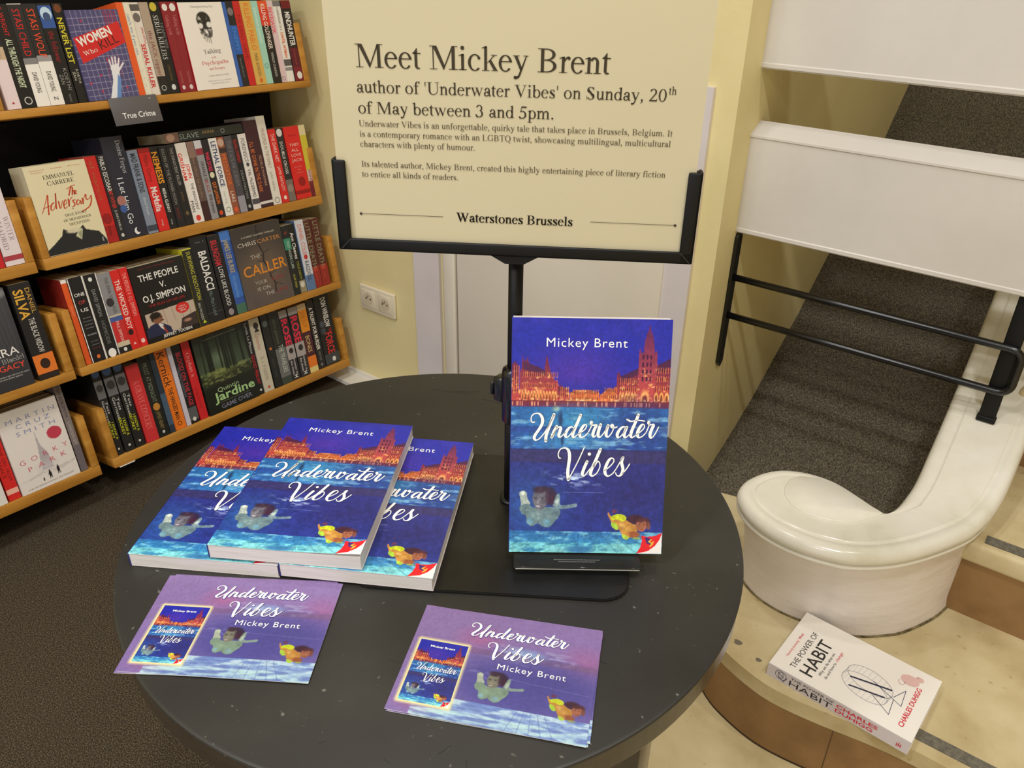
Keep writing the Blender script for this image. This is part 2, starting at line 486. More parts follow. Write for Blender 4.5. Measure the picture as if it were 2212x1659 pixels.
    '5': (500, [[(160, 662), (430, 662), (455, 590), (175, 590)], [(160, 662), (190, 662), (120, 340), (84, 340)]] + G_(200, 205, 232, 222, 96, 44, -150, 125) + [_disc(76, 26, 42)]),
}


def serif(s, bold=0):
    key = ('serif', s, bold)
    if key in TCACHE:
        return TCACHE[key]
    V, F = [], []
    x = 0.0
    for ch in s:
        adv, polys = GL.get(ch) or GL.get(ch.lower()) or GL[' ']
        for dx in ((0,) if not bold else (-bold, 0, bold)):
            for p in polys:
                o = len(V)
                V.extend([((x + dx + q[0]) / 662.0, q[1] / 662.0) for q in p])
                F.append(tuple(range(o, o + len(p))))
        x += adv
    V = np.array(V)
    # keep every face turned the same way
    F2 = []
    for f in F:
        q = V[list(f)]
        a = sum(q[i][0] * q[(i + 1) % len(q)][1] - q[(i + 1) % len(q)][0] * q[i][1] for i in range(len(q)))
        F2.append(f if a > 0 else tuple(reversed(f)))
    TCACHE[key] = (V, F2, V[:, 0].min(), V[:, 0].max())
    return TCACHE[key]


# brush script of the title: strokes traced as centre lines, thick on the way down and thin on the way up
SCRIPT_U = [
    [(498, 1292), (476, 1296), (462, 1270), (468, 1225), (505, 1196), (555, 1198), (588, 1245), (588, 1305), (555, 1368), (515, 1425), (496, 1466), (510, 1494), (548, 1484), (602, 1428), (655, 1345), (700, 1255), (722, 1205)],
    [(722, 1205), (690, 1290), (656, 1375), (632, 1445), (627, 1505)],
    [(752, 1340), (720, 1400), (696, 1462)],
    [(696, 1462), (722, 1415), (758, 1362), (788, 1345), (798, 1365), (784, 1408), (776, 1445), (792, 1462), (828, 1432), (850, 1405)],
    [(938, 1352), (915, 1345), (880, 1372), (852, 1425), (858, 1462), (888, 1452), (930, 1400), (960, 1352)],
    [(1025, 1212), (990, 1295), (950, 1385), (934, 1440), (948, 1464), (985, 1436)],
    [(985, 1436), (1035, 1405), (1080, 1365), (1092, 1330), (1068, 1322), (1036, 1362), (1014, 1420), (1026, 1462), (1066, 1452), (1110, 1410)],
    [(1110, 1410), (1140, 1352), (1160, 1300), (1150, 1285), (1145, 1305), (1165, 1325), (1205, 1325), (1182, 1370), (1164, 1425), (1172, 1458), (1205, 1440)],
    [(1252, 1320), (1232, 1380), (1222, 1435), (1240, 1462), (1280, 1425), (1318, 1365), (1338, 1330)],
    [(1338, 1330), (1318, 1390), (1316, 1445), (1342, 1456), (1382, 1405), (1402, 1345), (1388, 1318), (1376, 1340), (1402, 1356), (1440, 1345)],
    [(1535, 1352), (1512, 1342), (1472, 1372), (1442, 1425), (1448, 1464), (1480, 1452), (1522, 1398), (1550, 1348)],
    [(1550, 1348), (1524, 1412), (1522, 1455), (1545, 1462), (1588, 1420)],
    [(1682, 1210), (1645, 1300), (1606, 1390), (1594, 1440), (1610, 1465), (1655, 1436)],
    [(1556, 1262), (1600, 1282), (1655, 1270), (1705, 1272), (1752, 1278)],
    [(1655, 1436), (1705, 1400), (1745, 1358), (1748, 1322), (1722, 1320), (1690, 1365), (1670, 1420), (1684, 1464), (1725, 1452), (1768, 1410)],
    [(1768, 1410), (1795, 1350), (1812, 1298), (1802, 1285), (1800, 1305), (1822, 1320), (1856, 1320), (1834, 1370), (1814, 1430), (1822, 1468), (1852, 1452), (1885, 1400), (1912, 1345)],
]
SCRIPT_V = [
    [(1112, 95), (1096, 90), (1090, 55), (1110, 15), (1150, 4), (1180, 25), (1190, 80), (1182, 150), (1174, 220), (1178, 288)],
    [(1178, 288), (1212, 225), (1262, 128), (1300, 45), (1322, -5)],
    [(1345, 125), (1318, 185), (1302, 238), (1320, 252), (1352, 215), (1380, 178)],
    [(1463, 15), (1425, 105), (1388, 188), (1374, 236), (1394, 254), (1430, 228), (1458, 172), (1452, 130), (1430, 128), (1404, 165)],
    [(1500, 205), (1550, 165), (1582, 122), (1572, 95), (1544, 105), (1514, 160), (1502, 218), (1524, 254), (1566, 236), (1602, 190)],
    [(1602, 190), (1642, 120), (1664, 82), (1650, 130), (1662, 195), (1644, 244), (1612, 252), (1597, 226)],
    [(1655, 235), (1690, 195), (1722, 145)],
]


def _smooth(pts, k=6):
    out = []
    n = len(pts)
    for i in range(n - 1):
        p0, p1, p2, p3 = [np.array(pts[j], float) for j in (max(i - 1, 0), i, i + 1, min(i + 2, n - 1))]
        for t in np.linspace(0, 1, k, endpoint=False):
            out.append(0.5 * ((2 * p1) + (-p0 + p2) * t + (2 * p0 - 5 * p1 + 4 * p2 - p3) * t * t + (-p0 + 3 * p1 - 3 * p2 + p3) * t ** 3))
    out.append(np.array(pts[-1], float))
    return out


def ribbon(pts, wmin, wmax, k=6):
    P = _smooth(pts, k)
    n = len(P)
    T = [P[min(i + 1, n - 1)] - P[max(i - 1, 0)] for i in range(n)]
    T = [t / (np.linalg.norm(t) + 1e-9) for t in T]
    w = [wmin + (wmax - wmin) * max(0.0, t[1]) ** 1.2 for t in T]
    w = [sum(w[max(0, i - 3):i + 4]) / len(w[max(0, i - 3):i + 4]) for i in range(n)]
    V, F = [], []
    for p, t, ww in zip(P, T, w):
        nrm = np.array([-t[1], t[0]])
        V += [p + nrm * ww / 2, p - nrm * ww / 2]
    for i in range(n - 1):
        F.append((2 * i, 2 * i + 1, 2 * i + 3, 2 * i + 2))
    for e in (0, n - 1):
        o = len(V)
        V += [P[e] + np.array(q) for q in _disc(0, 0, w[e] / 2, 8)]
        F.append(tuple(range(o, o + 8)))
    return V, F


def _quad_inv(px, Q):
    """pixel inside a photographed rectangle TL,TR,BR,BL -> (u, v) with v downwards"""
    u = v = 0.5
    TL, TR, BR, BL = [np.array(q, float) for q in Q]
    for _ in range(12):
        p = TL * (1 - u) * (1 - v) + TR * u * (1 - v) + BR * u * v + BL * (1 - u) * v
        du = (TR - TL) * (1 - v) + (BR - BL) * v
        dv = (BL - TL) * (1 - u) + (BR - TR) * u
        s = np.linalg.solve(np.stack([du, dv], 1), np.array(px, float) - p)
        u += s[0]
        v += s[1]
    return u, v


UPQ = [(1108.4, 685.6), (1454.5, 690.4), (1428.3, 1196.8), (1099.2, 1191.9)]


def title_script(wk=1.0):
    """the two-word title as flat faces in cover units (u 0..1 rightwards, v 0..1 downwards)"""
    V, F = [], []
    for strokes, f in ((SCRIPT_U, lambda p: (p[0] / 5.267 + 1060, p[1] / 5.267 + 660)), (SCRIPT_V, lambda p: (p[0] / 4.096 + 940, p[1] / 4.096 + 960))):
        for st in strokes:
            v, fc = ribbon([np.array(f(p)) for p in st], 2.1 * wk, 6.0 * wk)
            o = len(V)
            V += v
            F += [tuple(i + o for i in q) for q in fc]
    d = (1365 / 4.096 + 940, 58 / 4.096 + 960)
    o = len(V)
    V += [np.array(d) + np.array(q) for q in _disc(0, 0, 3.2 * wk, 10)]
    F.append(tuple(range(o, o + 10)))
    U = np.array([_quad_inv(p, UPQ) for p in V])
    F2 = []
    for f in F:
        q = U[list(f)]
        a = sum(q[i][0] * q[(i + 1) % len(q)][1] - q[(i + 1) % len(q)][0] * q[i][1] for i in range(len(q)))
        F2.append(f if a < 0 else tuple(reversed(f)))
    return U, F2


TITLE = title_script(1.14)
TITLE_T = title_script(1.34)
TITLE_F = title_script(1.25)
TITLE_G = title_script(1.75)


def write(mb, s, p0, p1, cap, frame, material, font='sans', bold=0.0, eps=0.0004, res=2, space=1.0):
    """lettering from p0 to p1 (2-D points of the frame, baseline), capital height cap"""
    V, F, x0, x1 = serif(s, bold) if font == 'serif' else sans(s, bold, res, space)
    if not len(F):
        return
    p0, p1 = np.array(p0, float), np.array(p1, float)
    d = p1 - p0
    L = np.linalg.norm(d)
    d /= L
    n = np.array([-d[1], d[0]])
    k = L / max(1e-6, x1 - x0)
    V2 = p0 + np.outer((V[:, 0] - x0) * k, d) + np.outer(V[:, 1] * cap, n)
    mb.flat(V2, F, frame, material, eps)
# ------------------------------------------------------------------ printed pictures (colour per grid point of the sheet)
class Art:
    def __init__(self, w, h, c=(255, 255, 255)):
        self.w, self.h = w, h
        self.a = np.ones((h, w, 3)) * (np.array(c, float) / 255)
        self.u, self.v = np.meshgrid(np.linspace(0, 1, w), np.linspace(0, 1, h))
        self.asp = h / w
        self.rng = np.random.RandomState(7)

    def mix(self, m, c):
        c = np.array(c, float) / 255
        self.a = self.a * (1 - m[..., None]) + c * m[..., None]

    def grad(self, v0, v1, c0, c1, al=1.0, u0=-1, u1=2):
        m = ((self.v >= v0) & (self.v <= v1) & (self.u >= u0) & (self.u <= u1)).astype(float) * al
        t = np.clip((self.v - v0) / (v1 - v0), 0, 1)[..., None]
        c = (np.array(c0, float) * (1 - t) + np.array(c1, float) * t) / 255
        self.a = self.a * (1 - m[..., None]) + c * m[..., None]

    def pmask(self, pts):
        m = np.zeros_like(self.u, bool)
        n = len(pts)
        for i in range(n):
            (x0, y0), (x1, y1) = pts[i], pts[(i + 1) % n]
            if y0 == y1:
                continue
            c = ((self.v >= min(y0, y1)) & (self.v < max(y0, y1)))
            xi = x0 + (self.v - y0) * (x1 - x0) / (y1 - y0)
            m ^= c & (self.u < xi)
        return m

    def poly(self, pts, c, al=1.0):
        self.mix(self.pmask(pts) * al, c)

    def vpoly(self, pts, c0, c1, al=1.0):
        m = self.pmask(pts) * al
        v0, v1 = min(p[1] for p in pts), max(p[1] for p in pts)
        t = np.clip((self.v - v0) / (v1 - v0), 0, 1)[..., None]
        c = (np.array(c0, float) * (1 - t) + np.array(c1, float) * t) / 255
        self.a = self.a * (1 - m[..., None]) + c * m[..., None]

    def ell(self, cu, cv, ru, rv, c, al=1.0, soft=0.0, rot=0.0):
        x, y = (self.u - cu), (self.v - cv) * self.asp
        rv *= self.asp
        cs, sn = math.cos(rot), math.sin(rot)
        xx, yy = x * cs + y * sn, -x * sn + y * cs
        d = np.sqrt((xx / ru) ** 2 + (yy / rv) ** 2)
        m = (d < 1).astype(float) if soft == 0 else np.clip((1 - d) / soft, 0, 1)
        self.mix(m * al, c)

    def line(self, p, q, w, c, al=1.0, soft=True):
        p, q = np.array(p, float), np.array(q, float)
        x, y = self.u - p[0], (self.v - p[1]) * self.asp
        dx, dy = q[0] - p[0], (q[1] - p[1]) * self.asp
        L2 = dx * dx + dy * dy + 1e-12
        t = np.clip((x * dx + y * dy) / L2, 0, 1)
        d = np.sqrt((x - t * dx) ** 2 + (y - t * dy) ** 2)
        self.mix(np.clip(1.5 - d / (w / 2), 0, 1) * al if soft else (d < w / 2) * al, c)

    def noise(self, su, sv, seed=0):
        r = np.random.RandomState(seed).rand(int(sv) + 3, int(su) + 3)
        x, y = self.u * su, self.v * sv
        i, j = x.astype(int), y.astype(int)
        fx, fy = x - i, y - j
        fx, fy = fx * fx * (3 - 2 * fx), fy * fy * (3 - 2 * fy)
        return (r[j, i] * (1 - fx) + r[j, i + 1] * fx) * (1 - fy) + (r[j + 1, i] * (1 - fx) + r[j + 1, i + 1] * fx) * fy

    def fbm(self, su, sv, seed=0, o=4):
        t, k, s = 0, 0.5, 0
        for i in range(o):
            t = t + k * self.noise(su * 2 ** i, sv * 2 ** i, seed + i)
            s += k
            k *= 0.55
        return t / s

    def paste(self, other, u0, v0, u1, v1):
        m = (self.u >= u0) & (self.u <= u1) & (self.v >= v0) & (self.v <= v1)
        iu = np.clip(((self.u[m] - u0) / (u1 - u0) * (other.w - 1)), 0, other.w - 1).astype(int)
        iv = np.clip(((self.v[m] - v0) / (v1 - v0) * (other.h - 1)), 0, other.h - 1).astype(int)
        self.a[m] = other.a[iv, iu]

    def linear(self):
        a = np.clip(self.a, 0, 1)
        return np.where(a <= 0.04045, a / 12.92, ((a + 0.055) / 1.055) ** 2.4)


def figure(A, cu, cv, s, k, cx, cy, wpx):
    """draw helpers in the traced figure's own pixels"""
    P = lambda q: (cu + (q[0] - cx) / wpx * s, cv + (q[1] - cy) / wpx * s * k)
    def po(pts, c, al=1.0):
        pts = [tuple(q) for q in _smooth(list(pts) + [pts[0]], 4)[:-1]]
        A.poly([P(q) for q in pts], c, al)
    def el(x, y, rx, ry, c, al=1.0, soft=.3, rot=0):
        u, v = P((x, y))
        A.ell(u, v, rx / wpx * s, ry / wpx * s * k, c, al, soft, rot)
    return po, el


def swimmer_pale(A, cu, cv, s, k=1.0, warm=0):
    """pale swimmer facing us, arms swept back; s = width of the figure in u, k = v per u"""
    po, el = figure(A, cu, cv, s, k, 990, 520, 475.0)
    w = warm
    el(1000, 410, 105, 90, (50, 34, 58), .95, .35, .2)
    el(1050, 450, 60, 60, (66, 34, 56), .8, .5)
    po([(1050, 500), (1075, 415), (1098, 392), (1112, 425), (1112, 490), (1190, 488), (1245, 476), (1250, 505), (1180, 520), (1110, 528)], (120 + w, 146 + w, 150), .85)
    el(1085, 470, 22, 50, (176 + w // 2, 190 + w // 2, 184), .9, .6, .2)
    po([(768, 390), (800, 372), (830, 392), (838, 440), (862, 482), (835, 520), (790, 515), (782, 460)], (168 + w // 2, 178 + w // 2, 166), .95)
    el(806, 395, 30, 24, (206, 212, 196), .8, .8)
    po([(772, 530), (785, 500), (840, 488), (900, 520), (1000, 510), (1075, 515), (1116, 545), (1100, 600), (1066, 640), (1040, 676), (1000, 690), (958, 676), (935, 655), (912, 662), (890, 679), (858, 674), (834, 640), (828, 592), (792, 572)], (104 + w, 128 + w, 134), 1)
    el(905, 590, 70, 42, (124 + w, 152 + w, 152), .8, .9)
    el(862, 640, 36, 40, (112 + w, 166 + w // 2, 186), .9, .6)
    el(1002, 648, 44, 40, (104 + w, 156 + w // 2, 178), .9, .6)
    el(1080, 560, 36, 44, (78 + w, 98 + w, 112), .7, .8)
    el(935, 640, 10, 36, (86 + w, 110 + w, 120), .7, .8)
    el(946, 440, 70, 100, (98 + w, 96 + w, 108), 1, .14)
    el(935, 480, 48, 50, (118 + w, 112 + w, 120), .6, .9)
    el(940, 362, 74, 40, (58, 38, 56), .9, .5)
    el(1005, 420, 26, 86, (62, 38, 58), .8, .6)
    el(905, 440, 16, 6, (52, 48, 58), .9, .5)
    el(962, 440, 16, 6, (52, 48, 58), .9, .5)
    el(905, 428, 20, 5, (62, 54, 64), .7, .6)
    el(962, 428, 20, 5, (62, 54, 64), .7, .6)
    el(926, 470, 12, 22, (136 + w, 128 + w, 132), .6, .8)
    el(925, 505, 24, 8, (196, 188, 192), .8, .5)
    el(925, 518, 30, 7, (130, 96, 106), .6, .6)
    el(930, 550, 38, 22, (116 + w, 128 + w, 130), .7, .8)


def swimmer_yellow(A, cu, cv, s, k=1.0):
    po, el = figure(A, cu, cv, s, k, 1698, 640, 375.0)
    el(1556, 450, 10, 60, (84, 62, 110), .5, .9, .1)
    el(1570, 530, 34, 26, (120, 48, 64), .8, .7)
    el(1755, 598, 96, 52, (66, 32, 48), .95, .4)
    el(1845, 620, 45, 50, (80, 38, 48), .9, .5)
    po([(1512, 545), (1524, 540), (1545, 575), (1600, 598), (1660, 600), (1722, 636), (1764, 652), (1772, 702), (1745, 742), (1690, 772), (1650, 746), (1625, 702), (1596, 668), (1556, 636), (1528, 590)], (194, 136, 62), 1)
    el(1690, 690, 60, 34, (214, 164, 84), .8, .9, .4)
    el(1640, 650, 30, 40, (226, 190, 120), .7, .9, -.5)
    po([(1538, 578), (1600, 553), (1662, 566), (1674, 602), (1640, 616), (1590, 600), (1556, 606)], (204, 212, 44), 1)
    po([(1548, 624), (1588, 636), (1612, 682), (1590, 694), (1552, 664)], (170, 206, 66), 1)
    po([(1640, 732), (1700, 752), (1692, 780), (1654, 772)], (176, 208, 74), 1)
    el(1745, 735, 66, 36, (150, 84, 54), 1, .4)
    el(1770, 768, 50, 14, (170, 176, 66), .8, .6)
    el(1700, 740, 20, 20, (206, 150, 76), .6, .9)
    el(1806, 650, 50, 62, (164, 100, 74), 1, .16)
    el(1800, 606, 56, 26, (76, 36, 46), .9, .5)
    el(1790, 640, 12, 5, (66, 36, 40), .9, .5)
    el(1828, 642, 11, 5, (66, 36, 40), .9, .5)
    el(1812, 664, 8, 12, (190, 126, 94), .6, .8)
    el(1812, 688, 20, 6, (140, 56, 58), .9, .5)
    el(1866, 652, 22, 46, (128, 74, 62), .9, .4, -.15)


def pool_water(A, v0, v1, seed):
    n = A.fbm(10, 60, seed)
    m = ((A.v > v0) & (A.v < v1)) * np.clip((n - 0.56) * 7, 0, 1)
    A.mix(m * 0.55, (150, 205, 225))


def cover_art(w=270, h=416):
    A = Art(w, h)
    A.grad(0, .35, (32, 38, 152), (30, 38, 158))
    A.ell(.40, .22, .42, .16, (82, 44, 150), .75, 1.0)
    A.ell(.40, .31, .45, .05, (30, 40, 140), .8, 1.0)
    n = A.fbm(6, 6, 3)
    A.mix(np.clip(n - .5, 0, 1) * (A.v < .35), (70, 60, 180))
    base = .352
    dark, lit = (84, 24, 60), (236, 118, 52)
    groups = [
        [(0, .19), (.02, .18), (.045, .20), (.05, .345), (0, .345)],
        [(.05, .345), (.05, .225), (.06, .205), (.066, .15), (.075, .18), (.09, .175), (.098, .16), (.106, .185), (.15, .20), (.205, .215), (.215, .16), (.222, .155), (.235, .20), (.25, .235), (.28, .262), (.285, .25), (.295, .275), (.32, .285), (.33, .345)],
        [(.29, .345), (.29, .285), (.31, .275), (.335, .29), (.345, .283), (.365, .305), (.37, .345)],
        [(.37, .345), (.37, .306), (.39, .300), (.40, .296), (.50, .295), (.52, .299), (.555, .306), (.56, .345)],
        [(.56, .345), (.56, .315), (.59, .30), (.61, .285), (.64, .29), (.655, .278), (.67, .285), (.67, .345)],
        [(.66, .35), (.665, .225), (.675, .215), (.685, .235), (.69, .25), (.80, .205), (.80, .35)],
        [(.895, .35), (.895, .195), (.92, .185), (1.0, .165), (1.0, .35)],
    ]
    for i, g in enumerate(groups):
        A.vpoly(g, (92, 28, 66) if i not in (3, 4) else (150, 70, 52), (214, 110, 56) if i in (3, 4) else (184, 66, 58))
    # roofs
    for r in ([(.07, .178), (.16, .20), (.21, .215), (.21, .235), (.15, .225), (.065, .21)], [(.685, .236), (.80, .20), (.80, .225), (.69, .262)], [(.895, .195), (1, .158), (1, .195), (.895, .222)]):
        A.poly(r, (70, 26, 66), .9)
    A.vpoly([(.795, .352), (.797, .135), (.803, .118), (.812, .14), (.826, .135), (.83, .09), (.842, .06), (.852, .04), (.858, .015), (.866, .045), (.88, .065), (.89, .10), (.895, .138), (.908, .128), (.914, .15), (.915, .215), (.90, .352)], (84, 28, 84), (196, 74, 66))
    for vv in (.155, .185, .215, .245):
        for uu in (.825, .85, .875):
            A.ell(uu, vv, .006, .011, (60, 18, 60))
    # window rows and lit arcades
    for u0, u1, va, vb, nr, nc in ((.06, .285, .235, .28, 2, 18), (.30, .36, .295, .318, 2, 5), (.38, .55, .305, .330, 2, 16), (.58, .665, .295, .322, 2, 7), (.675, .79, .255, .29, 2, 9), (.91, 1.0, .205, .215, 1, 6), (.905, 1.0, .245, .285, 2, 7), (.0, .045, .21, .30, 5, 3)):
        for r in range(nr):
            vv = va + (vb - va) * (r / max(1, nr - 1) if nr > 1 else 0.5)
            for c in range(nc):
                A.ell(u0 + (u1 - u0) * (c + .5) / nc, vv, (u1 - u0) / nc * .25, .0075, (76, 24, 46), .85, .3)
                A.line((u0 + (u1 - u0) * (c + 1) / nc, vv - .012), (u0 + (u1 - u0) * (c + 1) / nc, vv + .012), .0035, (236, 130, 66), .75)
    for u0, u1, nc in ((.06, .29, 12), (.68, .79, 6), (.90, 1.0, 3)):
        for c in range(nc):
            uc = u0 + (u1 - u0) * (c + .5) / nc
            A.ell(uc, .322, (u1 - u0) / nc * .48, .026, (255, 186, 96), .95, .35)
            A.ell(uc, .33, (u1 - u0) / nc * .30, .024, (120, 46, 34), .9, .35)
    A.ell(.845, .325, .035, .04, (255, 178, 96), .9, .4)
    A.ell(.845, .336, .02, .028, (110, 30, 36), .9, .3)
    n = A.fbm(60, 90, 11)
    bm_ = (A.v > .2) & (A.v < .352)
    A.mix(bm_ * np.clip((n - .58) * 5, 0, 1) * (A.a[..., 0] > .5) * .8, (255, 200, 110))
    for c in range(46):
        uu = A.rng.rand()
        A.ell(uu, .333 + .01 * A.rng.rand(), .006, .005, (255, 232, 170), .9, .9)
    # street and its reflections
    A.grad(.340, .372, (120, 36, 44), (96, 40, 86))
    for c in range(34):
        uu = A.rng.rand()
        A.line((uu, .347), (uu, .362), .006, (250, 170, 120), .8)
    # water line
    A.grad(.368, .548, (38, 96, 158), (36, 74, 146))
    A.ell(.42, .43, .40, .10, (64, 150, 194), .8, 1.0)
    A.ell(.80, .45, .30, .16, (36, 50, 122), .8, 1.0)
    A.ell(.35, .52, .40, .05, (70, 150, 200), .7, 1.0)
    pool_water(A, .372, .545, 21)
    A.grad(.45, .475, (36, 56, 130), (40, 66, 140), .6)
    A.ell(.315, .42, .02, .05, (28, 52, 92), .9, .7)
    A.ell(.33, .50, .013, .05, (28, 52, 92), .8, .7)
    A.ell(.285, .375, .035, .016, (170, 190, 160), .8, .8)
    A.grad(.546, .607, (44, 46, 104), (46, 44, 102))
    for c in range(60):
        uu = c / 60.0
        A.line((uu, .555), (uu + .006, .598), .009, (66, 56, 92), .55)
    # deep water
    A.grad(.605, .915, (42, 46, 120), (38, 52, 134))
    A.ell(.10, .80, .35, .22, (40, 86, 150), .75, 1.0)
    A.ell(.80, .74, .40, .16, (42, 38, 100), .7, 1.0)
    n = A.fbm(14, 60, 40)
    A.mix(np.clip((n - .54) * 8, 0, 1) * np.exp(-((A.u - .40) / .17) ** 2 - ((A.v - .675) / .03) ** 2), (190, 210, 236))
    A.line((.34, .732), (.60, .732), .004, (120, 140, 200), .6)
    # pool floor
    A.grad(.905, .955, (46, 104, 170), (60, 140, 190))
    A.grad(.955, 1.0, (104, 190, 204), (130, 212, 212))
    n = A.fbm(14, 70, 55)
    fl = A.v > .905
    A.mix(fl * np.clip((n - .5) * 5, 0, 1) * .7, (140, 214, 226))
    A.mix(fl * np.clip((.46 - n) * 7, 0, 1) * .75, (40, 108, 160))
    A.ell(.46, .985, .12, .022, (44, 104, 160), .8, .5)
    A.ell(.70, .975, .12, .03, (136, 214, 214), .7, .6)
    for c in range(-2, 9):
        A.line((.45 + (c - 3) * .07, .91), (.45 + (c - 3) * .13, 1.0), .004, (34, 84, 136), .55)
    for vv in (.925, .945, .972):
        A.line((.3, vv), (.75, vv), .003, (40, 100, 150), .4)
    swimmer_pale(A, .232, .803, .37, 1 / A.asp)
    swimmer_yellow(A, .778, .868, .285, 1 / A.asp)
    # light ripples over the water and a fine printed grain
    n = A.fbm(40, 62, 91)
    A.a *= (1 + (.34 * (n - .5) * (A.v > .36)))[..., None]
    n = A.fbm(80, 110, 92, 3)
    A.a *= (1 + .30 * (n - .5))[..., None]
    n = A.fbm(26, 80, 93)
    A.mix((A.v > .76) * (A.v < .885) * (A.u < .45) * np.clip((n - .60) * 6, 0, 1) * np.clip(A.a[..., 0] * 3 - .7, 0, 1) * .5, (190, 206, 206))
    # turned corner with the publisher's badge
    A.poly([(.865, .918), (.90, .924), (.95, .920), (1.0, .905), (1.0, 1.0), (.835, 1.0), (.86, .97), (.868, .945)], (226, 32, 44))
    A.poly([(1.0, .905), (.985, .935), (.955, .965), (.91, .988), (.835, 1.0), (1.0, 1.0)], (238, 232, 226))
    for p, q in (((.895, .93), (.905, .95)), ((.905, .95), (.925, .955)), ((.895, .93), (.925, .936)), ((.91, .94), (.92, .95))):
        A.line(p, q, .011, (50, 40, 120))
    for p, q in (((.93, .936), (.915, .945)), ((.915, .945), (.94, .955)), ((.94, .955), (.925, .966)), ((.925, .966), (.945, .945))):
        A.line(p, q, .008, (236, 190, 60))
    return A


COVER = cover_art()


def flyer_art(w=400, h=286):
    A = Art(w, h)
    k = 1 / A.asp
    A.grad(0, 1, (150, 122, 178), (140, 116, 178))
    A.ell(.36, .26, .17, .17, (180, 104, 156), .75, 1.0)
    A.ell(.94, .32, .16, .20, (172, 104, 160), .75, 1.0)
    A.ell(.60, .66, .62, .42, (84, 80, 158), .95, .7)
    A.ell(.78, .60, .50, .30, (82, 76, 150), .9, .8)
    A.ell(.62, .33, .14, .07, (150, 180, 224), .85, .7)
    n = A.fbm(16, 40, 5)
    A.mix(np.clip((n - .5) * 5, 0, 1) * np.exp(-((A.u - .66) / .2) ** 2 - ((A.v - .33) / .07) ** 2) * .8, (206, 214, 240))
    A.mix(np.clip((n - .52) * 5, 0, 1) * np.exp(-((A.u - .48) / .12) ** 2 - ((A.v - .56) / .05) ** 2) * .8, (190, 190, 230))
    for c in range(64):
        uu = .30 + c * .011
        A.line((uu, .345), (uu + .002, .392), .006, (122, 90, 118), .7)
    A.line((.30, .555), (.98, .60), .003, (140, 136, 196), .5)
    A.grad(.82, 1.0, (120, 150, 214), (176, 214, 232), .9, .12, 1.1)
    A.ell(.14, .93, .16, .07, (160, 104, 160), .7, 1.0)
    n = A.fbm(12, 40, 9)
    fl = (A.v > .82) & (A.u > .12)
    A.mix(fl * np.clip((n - .5) * 6, 0, 1) * .8, (206, 232, 240))
    A.mix(fl * np.clip((.46 - n) * 7, 0, 1) * .8, (104, 124, 190))
    A.mix((A.v > .92) * (A.u > .2) * np.clip((n - .42) * 4, 0, 1) * .7, (190, 228, 228))
    for c in range(5):
        A.line((.64 + c * .035, .83), (.60 + c * .06, 1.0), .0035, (90, 110, 170), .6)
    swimmer_pale(A, .512, .665, .25, k, 26)
    swimmer_yellow(A, .872, .728, .20, k)
    n = A.fbm(70, 60, 31, 3)
    A.a *= (1 + .16 * (n - .5))[..., None]
    # the small cover with its glowing edge
    u0, v0, u1, v1 = .043, .345, .306, .905
    x = np.maximum(np.maximum(u0 - A.u, A.u - u1), 0)
    y = np.maximum(np.maximum(v0 - A.v, A.v - v1), 0) * A.asp
    d = np.sqrt(x * x + y * y)
    A.mix(np.clip(1.25 - d / .018, 0, 1), (252, 240, 176))
    A.a *= .86
    A.paste(COVER, u0, v0, u1, v1)
    return A


FLYER = flyer_art()


def art_sheet(mb, A, w, h, frame_fn, bend=None):
    """grid of points over a w x h sheet carrying the picture; frame_fn maps (x right, y up) to 3-D"""
    nx, ny = A.w, A.h
    xs = np.linspace(0, w, nx)
    ys = np.linspace(h, 0, ny)
    X, Y = np.meshgrid(xs, ys)
    P = frame_fn(X.ravel(), Y.ravel())
    idx = np.arange(nx * ny).reshape(ny, nx)
    a, b, c, d = idx[1:, :-1].ravel(), idx[1:, 1:].ravel(), idx[:-1, 1:].ravel(), idx[:-1, :-1].ravel()
    st = len(mb.v)
    mb.add(P.tolist(), np.stack([a, b, c, d], 1).tolist(), ART, True)
    mb.cols = (st, A.linear().reshape(-1, 3).astype(np.float32))
# ------------------------------------------------------------------ the room
def structure(mb, name, label=None):
    o = mb.build(name)
    o['kind'] = 'structure'
    return o


YW = 1.54      # wall with the socket
XC = -0.645    # wall of the carpeted stair
XL = -2.12     # wall behind the bookcase

b = MB(); b.box((-3.2, -2.4, -0.12), (-0.62, YW, 0.0), CARPET); structure(b, 'floor')
b = MB(); b.box((-0.62, -2.4, -0.12), (2.4, 1.40, 0.0), STONE); structure(b, 'floor_tiled')
b = MB(); b.box((-3.2, -2.4, 3.0), (2.4, 5.2, 3.1), mat((236, 230, 214), .8)); structure(b, 'ceiling')
b = MB(); b.box((XL - 0.12, -2.4, 0), (XL, YW, 3.0), WALLB); structure(b, 'wall_left')
b = MB(); b.box((XL - 0.12, YW, 0), (XC, YW + 0.14, 3.0), WALLY); structure(b, 'wall_back')
b = MB(); b.box((XC - 0.14, YW + 0.14, 0), (XC, 5.2, 3.0), WALLY); structure(b, 'wall_stair')
b = MB(); b.box((XC, 5.1, 0), (2.4, 5.2, 3.0), WALLB); structure(b, 'wall_far')
b = MB(); b.box((2.3, -2.4, 0), (2.4, 5.2, 3.0), WALLB); structure(b, 'wall_right')
# white strip of floor trim at the foot of the wall, beside the bookcase
b = MB(); b.box((XL, YW - 0.075, 0.0), (-0.70, YW, 0.012), mat((226, 220, 208), .5)); b.box((XL, YW - 0.012, 0.012), (-0.70, YW, 0.02), mat((226, 220, 208), .5)); structure(b, 'baseboard_back')

